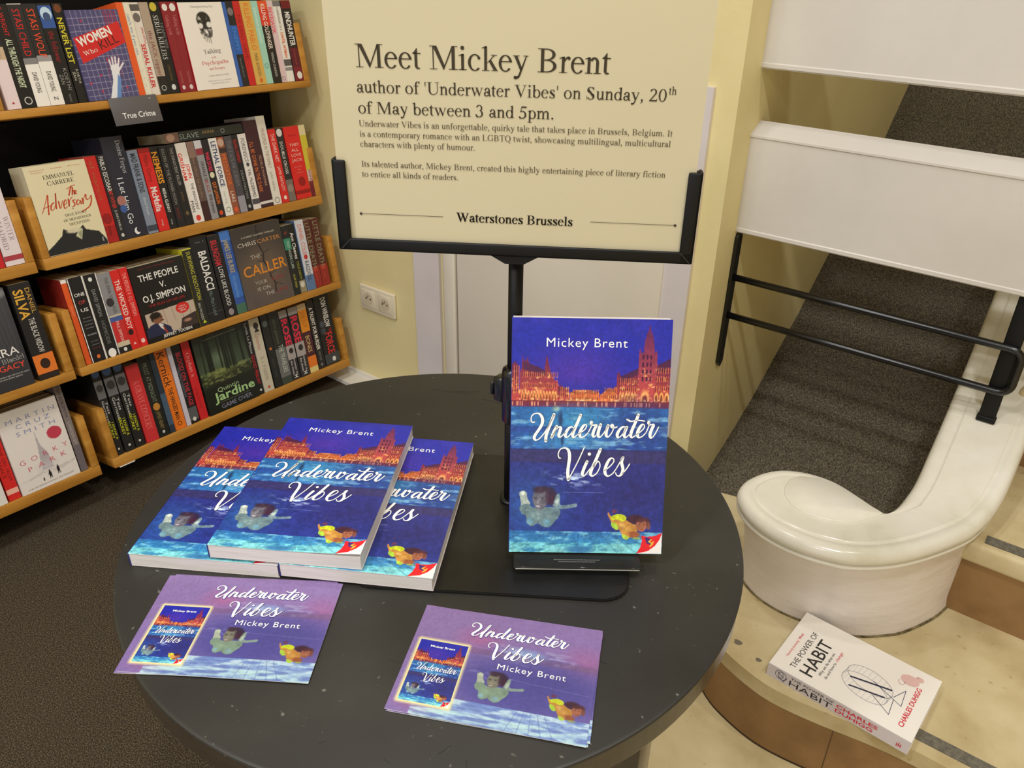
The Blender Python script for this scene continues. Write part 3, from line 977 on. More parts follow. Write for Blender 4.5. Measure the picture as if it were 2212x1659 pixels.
# low cupboard door in the back wall: casing boards, jamb, leaf
b = MB()
b.box((-1.533, YW - 0.010, 0.012), (-1.435, YW, 1.028), TRIMW)
structure(b, 'trim_1')
b = MB()
b.box((-0.757, YW - 0.010, 0.012), (-0.694, YW, 1.028), TRIMW)
structure(b, 'trim_2')
b = MB()
b.box((-1.435, YW - 0.009, 0.955), (-0.757, YW, 1.028), TRIMW)
structure(b, 'trim_3')
b = MB()
b.bbox((-1.412, YW - 0.022, 0.012), (-1.3695, YW, 0.955), DOORM, .006)
structure(b, 'trim_4')
b = MB()
b.bbox((-1.364, YW - 0.016, 0.014), (-0.757, YW - 0.001, 0.952), DOORM, .003)
structure(b, 'door_1')
b = MB(); b.box((-1.3697, YW - 0.004, 0.012), (-1.3638, YW - 0.0005, 0.955), BLACKB); structure(b, 'door_gap_shade')  # black strip painted in for the shade of the gap beside the leaf

# ---- double wall socket
t = empty('wall_socket', Matrix.Translation((-1.6955, YW, 0.300)), 'cream double wall socket on the yellow wall beside the bookcase', 'socket')
IV = mat((226, 214, 186), .3, 0, .5, 'ivory_plastic')
b = MB(); b.bbox((-.0745, -.011, -.0405), (.0745, -.0005, .0405), IV, .004, None, 3); b.build('cover_plate', t)
for sx in (-.0355, .0355):
    b = MB()
    n = 28
    prof = [(.0225, -.0125), (.0200, -.0125), (.0195, -.0118), (.0185, -.002)]
    vs, fs = [], []
    for r_, y_ in prof:
        for k in range(n):
            a = 2 * PI * k / n
            vs.append((sx + r_ * math.cos(a), y_, r_ * math.sin(a)))
    for i in range(3):
        for k in range(n):
            k2 = (k + 1) % n
            fs.append((i * n + k, i * n + k2, (i + 1) * n + k2, (i + 1) * n + k))
    b.add(vs, fs, IV, True)
    b.bbox((sx - .0275, -.0127, -.0275), (sx + .0275, -.0108, .0275), IV, .0008)
    so = b.build('socket_insert', t)
    b = MB()
    DK = mat((150, 138, 112), .5)
    vs = [(sx + .0196 * math.cos(2 * PI * k / n), -.01285, .0196 * math.sin(2 * PI * k / n)) for k in range(n)]
    b.add(vs, [tuple(range(n))], mat((206, 193, 162), .5))
    for px_ in (-.0095, .0095):
        vs = [(sx + px_ + .0027 * math.cos(2 * PI * k / 12), -.0130, .0027 * math.sin(2 * PI * k / 12)) for k in range(12)]
        b.add(vs, [tuple(range(12))], BLACKB)
    b.tube([(sx, -.013, .010), (sx, -.020, .010)], .0024, mat((190, 186, 176), .3, 1.0), 8)
    b.build('contact_well', so)

# ---- carpeted stair slope behind the barrier, between the yellow wall and the white parapet
prof = [(1.40, -.06), (1.687, .057), (1.80, .105), (1.924, .163), (2.2, .335), (2.45, .52), (2.628, .659), (2.75, .79), (2.868, .905), (3.2, 1.22), (4.0, 1.95), (5.1, 2.95)]
b = MB()
vs, fs = [], []
x0, x1 = XC, -0.10
for y, z in prof:
    vs += [(x0, y, z), (x1, y, z), (x1, y, z - .3), (x0, y, z - .3)]
for i in range(len(prof) - 1):
    for k in range(4):
        k2 = (k + 1) % 4
        fs.append((i * 4 + k, i * 4 + k2, (i + 1) * 4 + k2, (i + 1) * 4 + k))
b.add(vs, fs, RAMPC)
o = structure(b, 'floor_stair_slope')

# ---- stone steps on the right
front = [(2.3, 1.085), (.60, 1.085), (.082, 1.085), (.009, 1.086), (-.06, 1.080), (-.13, 1.068), (-.19, 1.061), (-.235, 1.062), (-.289, 1.076), (-.327, 1.094), (-.37, 1.13), (-.42, 1.19), (-.47, 1.29), (-.505, 1.40), (-.520, 1.46), (-.529, 1.500)]
def inset(poly, d):
    out = []
    n = len(poly)
    for i in range(n):
        a, c = poly[max(i - 1, 0)], poly[min(i + 1, n - 1)]
        tx, ty = c[0] - a[0], c[1] - a[1]
        l = math.hypot(tx, ty)
        out.append((poly[i][0] + ty / l * d, poly[i][1] - tx / l * d))
    return out
fr = _smooth(front[2:], 4)
fr = [front[0], front[1]] + [tuple(q) for q in fr]
# rounded nosing slab
b = MB()
loops = [(0.022, .152), (.012, .1515), (.004, .148), (.0, .141), (.0, .130), (.004, .121), (.012, .118)]
rings = []
for d, z in loops:
    rings.append([(x, y, z) for x, y in inset(fr, -d)])
n = len(fr)
vs = [p for r_ in rings for p in r_]
fs = []
for i in range(len(rings) - 1):
    for k in range(n - 1):
        fs.append((i * n + k, i * n + k + 1, (i + 1) * n + k + 1, (i + 1) * n + k))
b.add(vs, fs, STONE, True)
poly = [(p[0], p[1]) for p in rings[0]] + [(-.50, 1.507), (-.10, 1.507), (-.10, 1.50), (2.3, 1.50)]
b.prism(poly, .118, .152, STONE)
structure(b, 'floor_step')
b = MB()
rb = inset(fr, -.022)
vs = [(x, y, .119) for x, y in rb] + [(x, y, -.05) for x, y in rb]
b.add(vs, [(k, k + 1, n + k + 1, n + k) for k in range(n - 1)], RISER, True)
for jx in (-.118, .42):
    k = min(range(n), key=lambda i: abs(rb[i][0] - jx))
    b.box((rb[k][0] - .0008, rb[k][1] - .0008, 0), (rb[k][0] + .0008, rb[k][1] + .001, .118), mat((96, 72, 44), .8))
b.add([(x, y - .0012, .0) for x, y in rb] + [(x, y - .0008, .0035) for x, y in rb], [(k, k + 1, n + k + 1, n + k) for k in range(n - 1)], mat((60, 46, 30), .9))
for jx, w_ in ((-.305, .010), (-.262, .007)):
    k = min(range(n), key=lambda i: abs(fr[i][0] - jx))
    cx_, cy_ = fr[k]
    b.add([(cx_ + w_ * math.cos(2 * PI * q / 9) * (.8 + .3 * math.sin(q * 2.3)), cy_ + .014 + w_ * .6 * math.sin(2 * PI * q / 9), .1528) for q in range(9)], [tuple(range(9))], mat((112, 104, 88), .9))
structure(b, 'floor_step_riser')
ST = noise_mat('grey_antislip_strip', [(0.3, (92, 88, 78)), (0.7, (124, 118, 104))], scale=120, detail=3, rough=.9, spec=.1)
b = MB(); b.box((-.045, 1.0875, .151), (2.3, 1.1115, .1535), ST)
tag(b.build('antislip_strip'), 'grey anti-slip strip set in the lower beige stone step', 'strip')
# upper steps
def step(y, z0, z1, i):
    b = MB()
    b.bbox((-.05, y, z1 - .045), (2.3, y + .36, z1), STONE, .010, None, 3)
    structure(b, 'floor_step')
    b = MB()
    b.box((-.05, y + .012, z0 - .01), (2.3, y + .03, z1 - .04), RISER)
    structure(b, 'floor_step_riser')
step(1.424, .152, .323, 2)
step(1.745, .323, .494, 3)
step(2.06, .494, .665, 4)
step(2.38, .665, .836, 5)
b = MB(); b.box((-.008, 1.438, .322), (2.3, 1.464, .3245), ST)
tag(b.build('antislip_strip'), 'grey anti-slip strip set in the second stone step, right of the parapet', 'strip')
b = MB(); b.box((-.04, 1.45, 0), (2.25, 3.1, .278), RISER); b.box((.02, 1.77, 0), (2.25, 3.1, .44), RISER); b.box((.02, 2.1, 0), (2.25, 3.1, .61), RISER); b.box((.02, 2.42, 0), (2.25, 3.1, .79), RISER)
structure(b, 'floor_step_core')

# ---- white parapet that curls into a volute
OUT = [(-.003, 2.6), (-.003, 2.2), (-.003, 1.9), (-.003, 1.70), (-.003, 1.55), (-.006, 1.48), (-.015, 1.425), (-.032, 1.37), (-.074, 1.287), (-.12, 1.222), (-.171, 1.178), (-.21, 1.162), (-.251, 1.154), (-.292, 1.154), (-.334, 1.164), (-.372, 1.186), (-.398, 1.215), (-.408, 1.245), (-.405, 1.278), (-.39, 1.316), (-.367, 1.345), (-.334, 1.364), (-.299, 1.372), (-.261, 1.370), (-.219, 1.355), (-.188, 1.336), (-.166, 1.320)]
INN = [(-.166, 1.320), (-.158, 1.352), (-.152, 1.401), (-.148, 1.46), (-.150, 1.55), (-.155, 1.70), (-.164, 1.9), (-.180, 2.2), (-.200, 2.6)]
ZT, Y0, SL = .385, 1.42, .30
def capz(y):
    a = .07
    if y < Y0 - a:
        return ZT
    if y < Y0 + a:
        return ZT + SL * (y - Y0 + a) ** 2 / (4 * a)
    return ZT + SL * (y - Y0)
o1 = [tuple(q) for q in _smooth(OUT, 4)]
i1 = [tuple(q) for q in _smooth(INN, 4)]
out = o1 + i1[1:]
nO = len(out)
def off(d):
    """outline moved inwards by d (closed outline; the far end is square)"""
    res = []
    for i in range(nO):
        a, c = out[max(i - 1, 0)], out[min(i + 1, nO - 1)]
        tx, ty = c[0] - a[0], c[1] - a[1]
        l = math.hypot(tx, ty) + 1e-9
        res.append((out[i][0] - ty / l * d, out[i][1] + tx / l * d))
    return res
# direction check: the inside of the parapet at (-.003, 1.9) is towards -x
_t = off(.01)
SGN = 1.0 if _t[12][0] < out[12][0] else -1.0
cuspi = len(o1) - 1
def ring(d, z, flare=0.0):
    p = off(SGN * d)
    r_ = []
    for i, (x, y) in enumerate(p):
        if abs(i - cuspi) < 7:      # keep the cusp from folding over
            k_ = abs(i - cuspi) / 7.0
            x, y = out[i][0] + (x - out[i][0]) * k_, out[i][1] + (y - out[i][1]) * k_
        if flare:
            k = min(1, max(0, (-.05 - out[i][0]) / .15)) * (1 if out[i][1] < 1.26 else max(0, 1 - (out[i][1] - 1.26) / .06))
            y += flare * k
        r_.append((x, y, z(y if not flare else out[i][1]) if callable(z) else z))
    return r_
R_ = []
for d, dz in ((.033, 0.0), (.030, -.0025), (.026, -.003), (.022, -.0012), (.010, -.003), (.004, -.008), (.001, -.015), (.0, -.022), (.004, -.028), (.007, -.031), (.003, -.034), (.002, -.037), (.006, -.041), (.014, -.044)):
    R_.append(ring(d, lambda y, dz=dz: capz(y) + dz))
t = empty('parapet', Matrix.Identity(4), 'white painted stair parapet curling into a round volute beside the round table', 'parapet')
b = MB()
vs = [p for r_ in R_ for p in r_]
fs = []
for i in range(len(R_) - 1):
    for k in range(nO - 1):
        fs.append((i * nO + k, (i + 1) * nO + k, (i + 1) * nO + k + 1, i * nO + k + 1))
b.add(vs, fs, PARAP, True)
top = R_[0]
tris = tessellate_polygon([[Vector((p[0], p[1], 0)) for p in top]])
b.add(top, [tuple(t_) for t_ in tris], PARAP)
cap_o = b.build('cap', t)
bm = bmesh.new(); bm.from_mesh(cap_o.data); bmesh.ops.recalc_face_normals(bm, faces=bm.faces[:]); bm.to_mesh(cap_o.data); bm.free()
b = MB()
B_ = [ring(.014, lambda y: capz(y) - .044), ring(.018, lambda y: capz(y) - .060, .004), ring(.020, .25, .03), ring(.020, .175, .048), ring(.016, .152, .052), ring(.016, .05, .052)]
vs = [p for r_ in B_ for p in r_]
fs = []
for i in range(len(B_) - 1):
    for k in range(nO - 1):
        fs.append((i * nO + k, (i + 1) * nO + k, (i + 1) * nO + k + 1, i * nO + k + 1))
b.add(vs, fs, PARAB, True)
bo = b.build('body', t)
bm = bmesh.new(); bm.from_mesh(bo.data); bmesh.ops.recalc_face_normals(bm, faces=bm.faces[:]); bm.to_mesh(bo.data); bm.free()
# grimy joint where the parapet meets the stone
b = MB()
J = [ring(.0125, .1518, .052), ring(.0125, .1538, .052), ring(.0165, .1548, .052)]
kk = [k for k in range(cuspi - 8) if J[0][k][1] < 1.46]
J = [[r_[k] for k in range(kk[0], kk[-1] + 1)] for r_ in J]
nJ = len(J[0])
vs = [p for r_ in J for p in r_]
fs = [(i * nJ + k, (i + 1) * nJ + k, (i + 1) * nJ + k + 1, i * nJ + k + 1) for i in range(2) for k in range(nJ - 1)]
b.add(vs, fs, noise_mat('grimy_joint', [(0.35, (70, 62, 42)), (0.65, (140, 126, 92))], scale=60, detail=5, rough=.9, spec=.1))
b.build('base_joint', t)
# raised eye of the volute, bounded by the spiral groove
SP = [(-.166, 1.318), (-.181, 1.287), (-.205, 1.254), (-.234, 1.237), (-.266, 1.229), (-.296, 1.233), (-.318, 1.247), (-.332, 1.268), (-.338, 1.29)]
eye = [tuple(q) for q in _smooth(SP, 4)] + [(-.338, 1.315), (-.326, 1.336), (-.296, 1.351), (-.261, 1.351), (-.222, 1.340), (-.19, 1.326)]
b = MB()
c_ = (sum(p[0] for p in eye) / len(eye), sum(p[1] for p in eye) / len(eye))
sc = lambda k: [(c_[0] + (p[0] - c_[0]) * k, c_[1] + (p[1] - c_[1]) * k) for p in eye]
n = len(eye)
vs = [(x, y, z) for k, z in ((1.0, ZT - .001), (.99, ZT + .0018), (.965, ZT + .0030)) for x, y in sc(k)] + [(c_[0], c_[1], ZT + .0032)]
fs = [(i * n + k, i * n + (k + 1) % n, (i + 1) * n + (k + 1) % n, (i + 1) * n + k) for i in range(2) for k in range(n)] + [(2 * n + k, 2 * n + (k + 1) % n, 3 * n) for k in range(n)]
b.add(vs, fs, PARAP, True)
eo = b.build('volute_eye', t)
bm = bmesh.new(); bm.from_mesh(eo.data); bmesh.ops.recalc_face_normals(bm, faces=bm.faces[:]); bm.to_mesh(eo.data); bm.free()

# ---- white boards and black rail closing off the stair
YB = 1.640
def board(z0, z1, rise):
    """boxed board: slightly overhanging lip front and back, top sloping up to the wall side"""
    y0, y1 = YB - .012, YB + .034
    pl = [(y0, z0 + .002), (y0 + .002, z0), (y1, z0 + rise * .3), (y1, z1 + rise), (y1 - .004, z1 + rise + .003), (y0 + .001, z1 + .003), (y0 - .0025, z1 + .001), (y0 - .0025, z1 - .003), (y0, z1 - .005), (y0, z0 + .012), (y0 - .002, z0 + .010), (y0 - .002, z0 + .003)]
    b = MB()
    n = len(pl)
    vs = [(XC, y, z) for y, z in pl] + [(1.2, y, z) for y, z in pl]
    fs = [(k, (k + 1) % n, n + (k + 1) % n, n + k) for k in range(n)]
    tr = tessellate_polygon([[Vector((y, z, 0)) for y, z in pl]])
    fs += [tuple(t_) for t_ in tr] + [tuple(i + n for i in reversed(t_)) for t_ in tr]
    b.add(vs, fs, WHITEP)
    o = b.build('barrier_board')
    bm = bmesh.new(); bm.from_mesh(o.data); bmesh.ops.recalc_face_normals(bm, faces=bm.faces[:]); bm.to_mesh(o.data); bm.free()
    return o
tag(board(1.058, 1.32, .02), 'upper white board of the stair barrier, at the top right corner', 'board', 'white barrier boards')
tag(board(.724, .930, .020), 'lower white board of the stair barrier, just above the black rails', 'board', 'white barrier boards')
t = empty('stair_rail', Matrix.Identity(4), 'black metal rail of two round bars below the white boards', 'rail')
b = MB()
pl = [(YB - .012, .405), (YB, .392), (YB + .012, .405), (YB + .012, .712), (YB + .006, .72), (YB - .006, .72), (YB - .012, .712)]
vs = [(XC, y, z) for y, z in pl] + [(XC + .008, y, z) for y, z in pl]
n = len(pl)
b.add(vs, [tuple(range(n)), tuple(reversed(range(n, 2 * n)))] + [(k, n + k, n + (k + 1) % n, (k + 1) % n) for k in range(n)], METALG)
for z in (.425, .69):
    b.tube([(XC + .007, YB, z), (XC + .0095, YB, z)], .004, METAL, 8)
b.build('wall_plate', t)
b = MB()
zu, zl, xr = .618, .526, -.060
arc = [(xr - .022 + .022 * math.sin(a), YB, zl + .022 - .022 * math.cos(a)) for a in np.linspace(0, PI / 2, 7)]
arc2 = [(xr - .022 + .022 * math.cos(a), YB, zu - .022 + .022 * math.sin(a)) for a in np.linspace(0, PI / 2, 7)]
b.tube([(XC + .004, YB, zl), (-.4, YB, zl), (-.2, YB, zl)] + arc + arc2 + [(-.2, YB, zu), (-.4, YB, zu), (XC + .004, YB, zu)], .0075, METALG, 12)
b.build('bar_loop', t)
b = MB(); b.bbox((-.098, YB + .004, .454), (-.068, YB + .018, .7225), METAL, .002); b.bbox((-.100, YB + .002, .4545), (-.066, YB + .020, .466), METAL, .002)
b.build('post', t)
# ------------------------------------------------------------------ the round table and what stands on it
TZ = .775
TC = (-.4453, .4615)
t = empty('round_table', Matrix.Identity(4), 'round matt black display table in the foreground', 'table')
b = MB()
b.lathe([(.2960, TZ - .0032), (.2987, TZ - .0030), (.2987, TZ - .0022), (.2982, TZ - .0008), (.297, TZ - .0002), (.296, TZ)], TC, TABLEM, 160)
# dull scratches in the top: thin dark strokes
SCR = mat((26, 24, 22), .6)
rs = random.Random(11)
def stroke(x, y, a, L, w):
    pts = []
    k = rs.uniform(-.5, .5)
    for i in range(5):
        s_ = L * (i / 4.0 - .5)
        pts.append((x + math.cos(a + k * i / 4) * s_, y + math.sin(a + k * i / 4) * s_))
    for i in range(4):
        (ax, ay), (bx, by) = pts[i], pts[i + 1]
        l = math.hypot(bx - ax, by - ay)
        nx, ny = -(by - ay) / l * w, (bx - ax) / l * w
        b.add([(ax - nx, ay - ny, TZ + .00012), (bx - nx, by - ny, TZ + .00012), (bx + nx, by + ny, TZ + .00012), (ax + nx, ay + ny, TZ + .00012)], [(0, 1, 2, 3)], SCR)
for _ in range(46):
    r_, a_ = .28 * math.sqrt(rs.random()), rs.uniform(0, 2 * PI)
    stroke(TC[0] + r_ * math.cos(a_), TC[1] + r_ * math.sin(a_), rs.uniform(0, PI), rs.uniform(.004, .014), rs.uniform(.00012, .00035))
for x, y, a, L in ((-.60, .655, .4, .05), (-.585, .668, .5, .03), (-.54, .672, .3, .04), (-.335, .415, 1.2, .02), (-.25, .33, -.5, .03), (-.235, .345, -.7, .02), (-.215, .36, 1.1, .018)):
    stroke(x, y, a, L, .0004)
b.build('table_top', t)
b = MB()
b.lathe([(.294, TZ - .031), (.2970, TZ - .0285), (.2980, TZ - .026), (.2980, TZ - .0030), (.2950, TZ - .0030)], TC, TABLEE, 160)
b.build('edge_band', t)
# box plinth under the top
M = Matrix.Translation((-.404, .455, 0)) @ Matrix.Rotation(math.radians(110.4), 4, 'Z')
b = MB(); b.bbox((-.133, -.20, 0), (.133, .20, TZ - .031), TABLEE, .002, M)
b.build('plinth', t)
tagx = None

# ---- sign stand: base plate, telescopic pole, channel frame
PX, PY = -.402, .527
ang = math.radians(33.0)
dv = Vector((math.cos(ang), math.sin(ang), 0))
dn = Vector((dv.y, -dv.x, 0))            # towards the camera
FA = Vector((-.517, .430, 0))            # left end of the frame in plan
FW = .2965
t = empty('sign_stand', Matrix.Translation((PX, PY, TZ)), 'black metal sign stand on the round table, holding the cream notice', 'sign stand')
Ti = Matrix.Translation((-PX, -PY, -TZ))
b = MB()
c0, c1, c2 = Vector((-.582, .574, 0)), Vector((-.372, .382, 0)), Vector((-.224, .500, 0))
# plate: rectangle with rounded corners, front edge running under the right book
fe = Vector((math.cos(math.radians(34.3)), math.sin(math.radians(34.3)), 0))
se = Vector((-fe.y, fe.x, 0))
fl = c1 - fe * .085
W_, D_ = .255, .215
cen = fl + fe * W_ / 2 + se * D_ / 2
def rrect(w, d, r, k=8):
    pts = []
    for sx, sy, a0 in ((1, -1, -90), (1, 1, 0), (-1, 1, 90), (-1, -1, 180)):
        for i in range(k + 1):
            a = math.radians(a0 + 90 * i / k)
            pts.append((sx * (w / 2 - r) + r * math.cos(a), sy * (d / 2 - r) + r * math.sin(a)))
    return pts
Mp = Ti @ Matrix(((fe.x, se.x, 0, cen.x), (fe.y, se.y, 0, cen.y), (0, 0, 1, 0), (0, 0, 0, 1)))
b.prism(rrect(W_, D_, .026), TZ + .0002, TZ + .0022, PLATE, Mp)
b.prism(rrect(W_ - .002, D_ - .002, .025), TZ + .0022, TZ + .0030, PLATE, Mp)
b.build('base_plate', t)
b = MB()
b.tube([(0, 0, .003), (0, 0, .006), (0, 0, .0065)], .0125, PLATE, 24, True, [.0125, .0125, .010])
b.tube([(0, 0, .004), (0, 0, .132)], .0085, METAL, 24)
b.build('lower_pole', t)
b = MB(); b.tube([(0, 0, .13), (0, 0, 1.052 - TZ)], .0066, METAL, 24); b.build('upper_pole', t)
b = MB()
b.tube([(0, 0, .098), (0, 0, .100), (0, 0, .150), (0, 0, .155), (0, 0, .157)], .0118, METALG, 24, True, [.0095, .0112, .0118, .0110, .0080])
b.bbox((-.021, -.006, .116), (-.010, .006, .142), METALG, .002)
b.bbox((-.0235, -.0075, .122), (-.0200, .0075, .136), METALG, .0015)
b.build('clamp_collar', t)
# channel frame, 10 mm deep section with mitred corners
b = MB()
Zb = 1.049
Mf = Ti @ Matrix(((dv.x, dn.x, 0, FA.x), (dv.y, dn.y, 0, FA.y), (0, 0, 1, 0), (0, 0, 0, 1)))   # x along, y to the viewer, z up
def chan(lo, hi):
    b.bbox(lo, hi, METAL, .0012, Mf)
w_ = .0112
chan((.0, .0020, Zb), (FW, .0050, Zb + w_ - .001))           # front lip of the bottom bar
chan((.0, -.0050, Zb), (FW, -.0020, Zb + w_ - .001))
chan((.0, -.0050, Zb), (FW, .0050, Zb + .0030))
for xa, xb, xo in ((0, w_, 0), (FW - w_, FW, FW - .003)):
    chan((xa, .0020, Zb), (xb, .0050, Zb + .0755))
    chan((xa, -.0050, Zb), (xb, -.0020, Zb + .0755))
    chan((xo, -.0050, Zb), (xo + .003, .0050, Zb + .0765))
# mitre lines
for xs, sgn in ((0, 1), (FW, -1)):
    b.add([tuple(Mf @ Vector(p)) for p in ((xs + sgn * .0022, .00515, Zb + .0014), (xs + sgn * .0026, .00515, Zb + .0010), (xs + sgn * .0112, .00515, Zb + .0100), (xs + sgn * .0108, .00515, Zb + .0104))], [(0, 1, 2, 3), (3, 2, 1, 0)], mat((84, 84, 82), .4))
# flared collar where the pole meets the bar
px0 = (Vector((PX, PY, 0)) - FA).dot(dv)
b.add([tuple(Mf @ Vector(p)) for p in ((px0 - .022, .003, Zb + .001), (px0 + .022, .003, Zb + .001), (px0 + .008, .003, Zb - .007), (px0 - .008, .003, Zb - .007), (px0 - .022, -.004, Zb + .001), (px0 + .022, -.004, Zb + .001), (px0 + .008, -.004, Zb - .007), (px0 - .008, -.004, Zb - .007))],
      [(0, 3, 2, 1), (4, 5, 6, 7), (0, 1, 5, 4), (1, 2, 6, 5), (2, 3, 7, 6), (3, 0, 4, 7)], METAL)
b.build('channel_frame', t)

# ---- the notice in the frame
po = FA + dv * .0035
Mo = Matrix(((dv.x, -dn.x, 0, po.x), (dv.y, -dn.y, 0, po.y), (0, 0, 1, 0), (0, 0, 0, 1)))
b = MB()
PWD = .2880
b.box((0, -.0012, 1.053), (PWD, .0012, 1.053 + .420), POSTERM, Mo)
INK = mat((62, 54, 40), .6, 0, .2, 'ink')
INK2 = mat((92, 82, 62), .6, 0, .2, 'pale_ink')
fo = FA + dn * .00125
frm = ((fo.x, fo.y, 0.0), tuple(dv), (0, 0, 1))
def tx(s, x0, x1, z, cap, m=INK, bold=0):
    write(b, s, (x0, z), (x1, z), cap, frm, m, 'serif', bold, .00035)
tx('Meet Mickey Brent', .0258, .2185, 1.1950, .0166)
tx("author of 'Underwater Vibes' on Sunday, 20", .0250, .2620, 1.1766, .0089)
tx('th', .2634, .2692, 1.1818, .0056)
tx('of May between 3 and 5pm.', .0249, .1775, 1.1610, .0089)
tx('Underwater Vibes is an unforgettable, quirky tale that takes place in Brussels, Belgium. It', .0244, .2695, 1.1511, .0046, INK2)
tx('is a contemporary romance with an LGBTQ twist, showcasing multilingual, multicultural', .0244, .2690, 1.1431, .0046, INK2)
tx('characters with plenty of humour.', .0243, .1163, 1.1352, .0046, INK2)
tx('Its talented author, Mickey Brent, created this highly entertaining piece of literary fiction', .0240, .2675, 1.1193, .0046, INK2)
tx('to entice all kinds of readers.', .0239, .1025, 1.1111, .0046, INK2)
tx('Waterstones Brussels', .1005, .1965, 1.0767, .0076, mat((44, 38, 28), .6, 0, .2), 14)
def rule(x0, x1, z, dot):
    b.flat([(x0, z - .0002), (x1, z - .0002), (x1, z + .0002), (x0, z + .0002)], [(0, 1, 2, 3)], frm, INK2, .0004)
    b.flat([(dot + .0011 * math.cos(2 * PI * k / 12), z + .0011 * math.sin(2 * PI * k / 12)) for k in range(12)], [tuple(range(12))], frm, INK, .0005)
rule(.0205, .0895, 1.0802, .0205)
rule(.2110, .2795, 1.0809, .2795)
tag(b.build('notice'), 'cream printed notice with serif lettering, held in the black stand frame', 'notice')

# ---- the novels: cover sheet with picture and lettering, page block inside
BW, BH, BT = .140, .216, .0146
WHITEINK = mat((244, 242, 236), .35, 0, .4, 'white_ink')
OUTL = mat((24, 24, 60), .4, 0, .3, 'dark_outline')
BLUEC = mat((34, 38, 120), .35)

def novel_cover(curl=0.0):
    b = MB()
    def fn(x, y):
        z = BT + curl * np.clip((x / BW - .35) / .65, 0, 1) ** 2 * np.clip(1.0 - y / BH * 1.15, 0, 1) ** 2
        return np.stack([x, y, z], 1)
    art_sheet(b, COVER, BW, BH, fn)
    # underside of the front board, spine and back board
    if curl == 0:
        b.box((0, 0, BT - .0005), (BW, BH, BT - .00006), mat((236, 232, 226), .5))
    else:
        ny = 12
        vs, fs = [], []
        for i in range(ny + 1):
            for j in range(ny + 1):
                p = fn(np.array([BW * i / ny]), np.array([BH * j / ny]))[0]
                vs.append((p[0], p[1], p[2] - .0004))
        for i in range(ny):
            for j in range(ny):
                a = i * (ny + 1) + j
                fs.append((a, a + 1, a + ny + 2, a + ny + 1))
        b.add(vs, fs, mat((236, 232, 226), .5), True)
    b.box((-.0006, 0, 0), (0.0004, BH, BT - .0001), BLUEC)
    b.box((.0006, .0002, 0), (BW, BH, .0006), mat((206, 198, 196), .5))
    def lay(V2, F, material, eps):
        """lettering in sheet metres (x right, y up) following the sheet"""
        P = fn(V2[:, 0], V2[:, 1])
        P[:, 2] += eps
        b.add(P.tolist(), F, material)
    for (U, F), m_, e in ((TITLE_T, OUTL, .00012), (TITLE, WHITEINK, .0003)):
        lay(np.stack([U[:, 0] * BW, (1 - U[:, 1]) * BH], 1), F, m_, e)
    V, F, x0, x1 = sans('Mickey Brent', -.003, 3, 1.12)
    u0, v0, u1, v1 = .215, .105, .722, .112
    P = np.stack([(u0 + (V[:, 0] - x0) / (x1 - x0) * (u1 - u0)) * BW, BH * (1 - (v0 + .012)) + V[:, 1] * .0084], 1)
    lay(P, F, WHITEINK, .0003)
    return b

def novel(M, label, cover_data, curl=0.0):
    t = empty('paperback_novel', M, label, 'book', 'copies of the novel on the round table')
    if cover_data is None:
        c = novel_cover(curl).build('cover', t)
    else:
        c = bpy.data.objects.new('cover', cover_data)
        COL.objects.link(c)
        c.parent = t
    b = MB()
    b.box((.0004, .0004, .0006), (BW - .0008, BH - .0004, BT - .0006), PAGES)
    b.build('page_block', t)
    return c.data

def flatM(x, y, a, z):
    return Matrix.Translation((x, y, z)) @ Matrix.Rotation(a, 4, 'Z')

up = Matrix.Translation((-.3464, .4511, .7896)) @ Matrix.Rotation(.6549, 4, 'Z') @ Matrix.Rotation(PI / 2 - .3352, 4, 'X') @ Matrix.Translation((0, 0, -BT))
cd = novel(up, 'blue and orange novel standing upright on the see-through easel beside the pole', None)
novel(flatM(-.6142, .2316, .5626, TZ + .0004), 'lowest left novel of the three lying on the table, its right half covered', cd)
novel(flatM(-.4946, .3068, .5371, TZ + .0032), 'right-hand novel of the three lying flat, nearest the stand base', cd)
novel(flatM(-.5487, .2731, .5586, TZ + .0036 + BT), 'novel lying on top of the two others, its corner curling up', None, .0035)

# ---- clear easel carrying the upright novel
def acrylic():
    m = bpy.data.materials.new('smoky_acrylic')
    m.use_nodes = True
    nt = m.node_tree
    b_ = nt.nodes['Principled BSDF']
    b_.inputs['Base Color'].default_value = (.035, .034, .032, 1)
    b_.inputs['Roughness'].default_value = .06
    tr = nt.nodes.new('ShaderNodeBsdfTransparent')
    tr.inputs[0].default_value = (.70, .68, .64, 1)
    mx = nt.nodes.new('ShaderNodeMixShader')
    mx.inputs[0].default_value = .38
    nt.links.new(tr.outputs[0], mx.inputs[1])
    nt.links.new(b_.outputs[0], mx.inputs[2])
    nt.links.new(mx.outputs[0], nt.nodes['Material Output'].inputs[0])
    return m
ACR = acrylic()
t = empty('book_easel', Matrix.Translation((-.3464, .4511, TZ + .003)) @ Matrix.Rotation(.6549, 4, 'Z'), 'dark see-through acrylic easel under the upright novel', 'easel')
b = MB()
zb = .7896 - TZ - .003
b.bbox((.004, -.0185, zb - .0042), (.120, .012, zb - .0016), ACR, .001)
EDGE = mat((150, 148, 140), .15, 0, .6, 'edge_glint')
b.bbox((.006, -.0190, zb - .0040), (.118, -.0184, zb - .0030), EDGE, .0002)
for r_, n_ in ((-.0086, 34), (-.0112, 27)):
    for k in range(n_):
        xx = .062 + (k - n_ / 2) * .00125
        b.flat([(xx, r_), (xx + .0008, r_), (xx + .0008, r_ + .0011), (xx, r_ + .0011)], [(0, 1, 2, 3)], ((0, 0, zb - .0016), (1, 0, 0), (0, 1, 0)), mat((120, 118, 110), .5), .0002)
b.build('ledge', t)
b = MB()
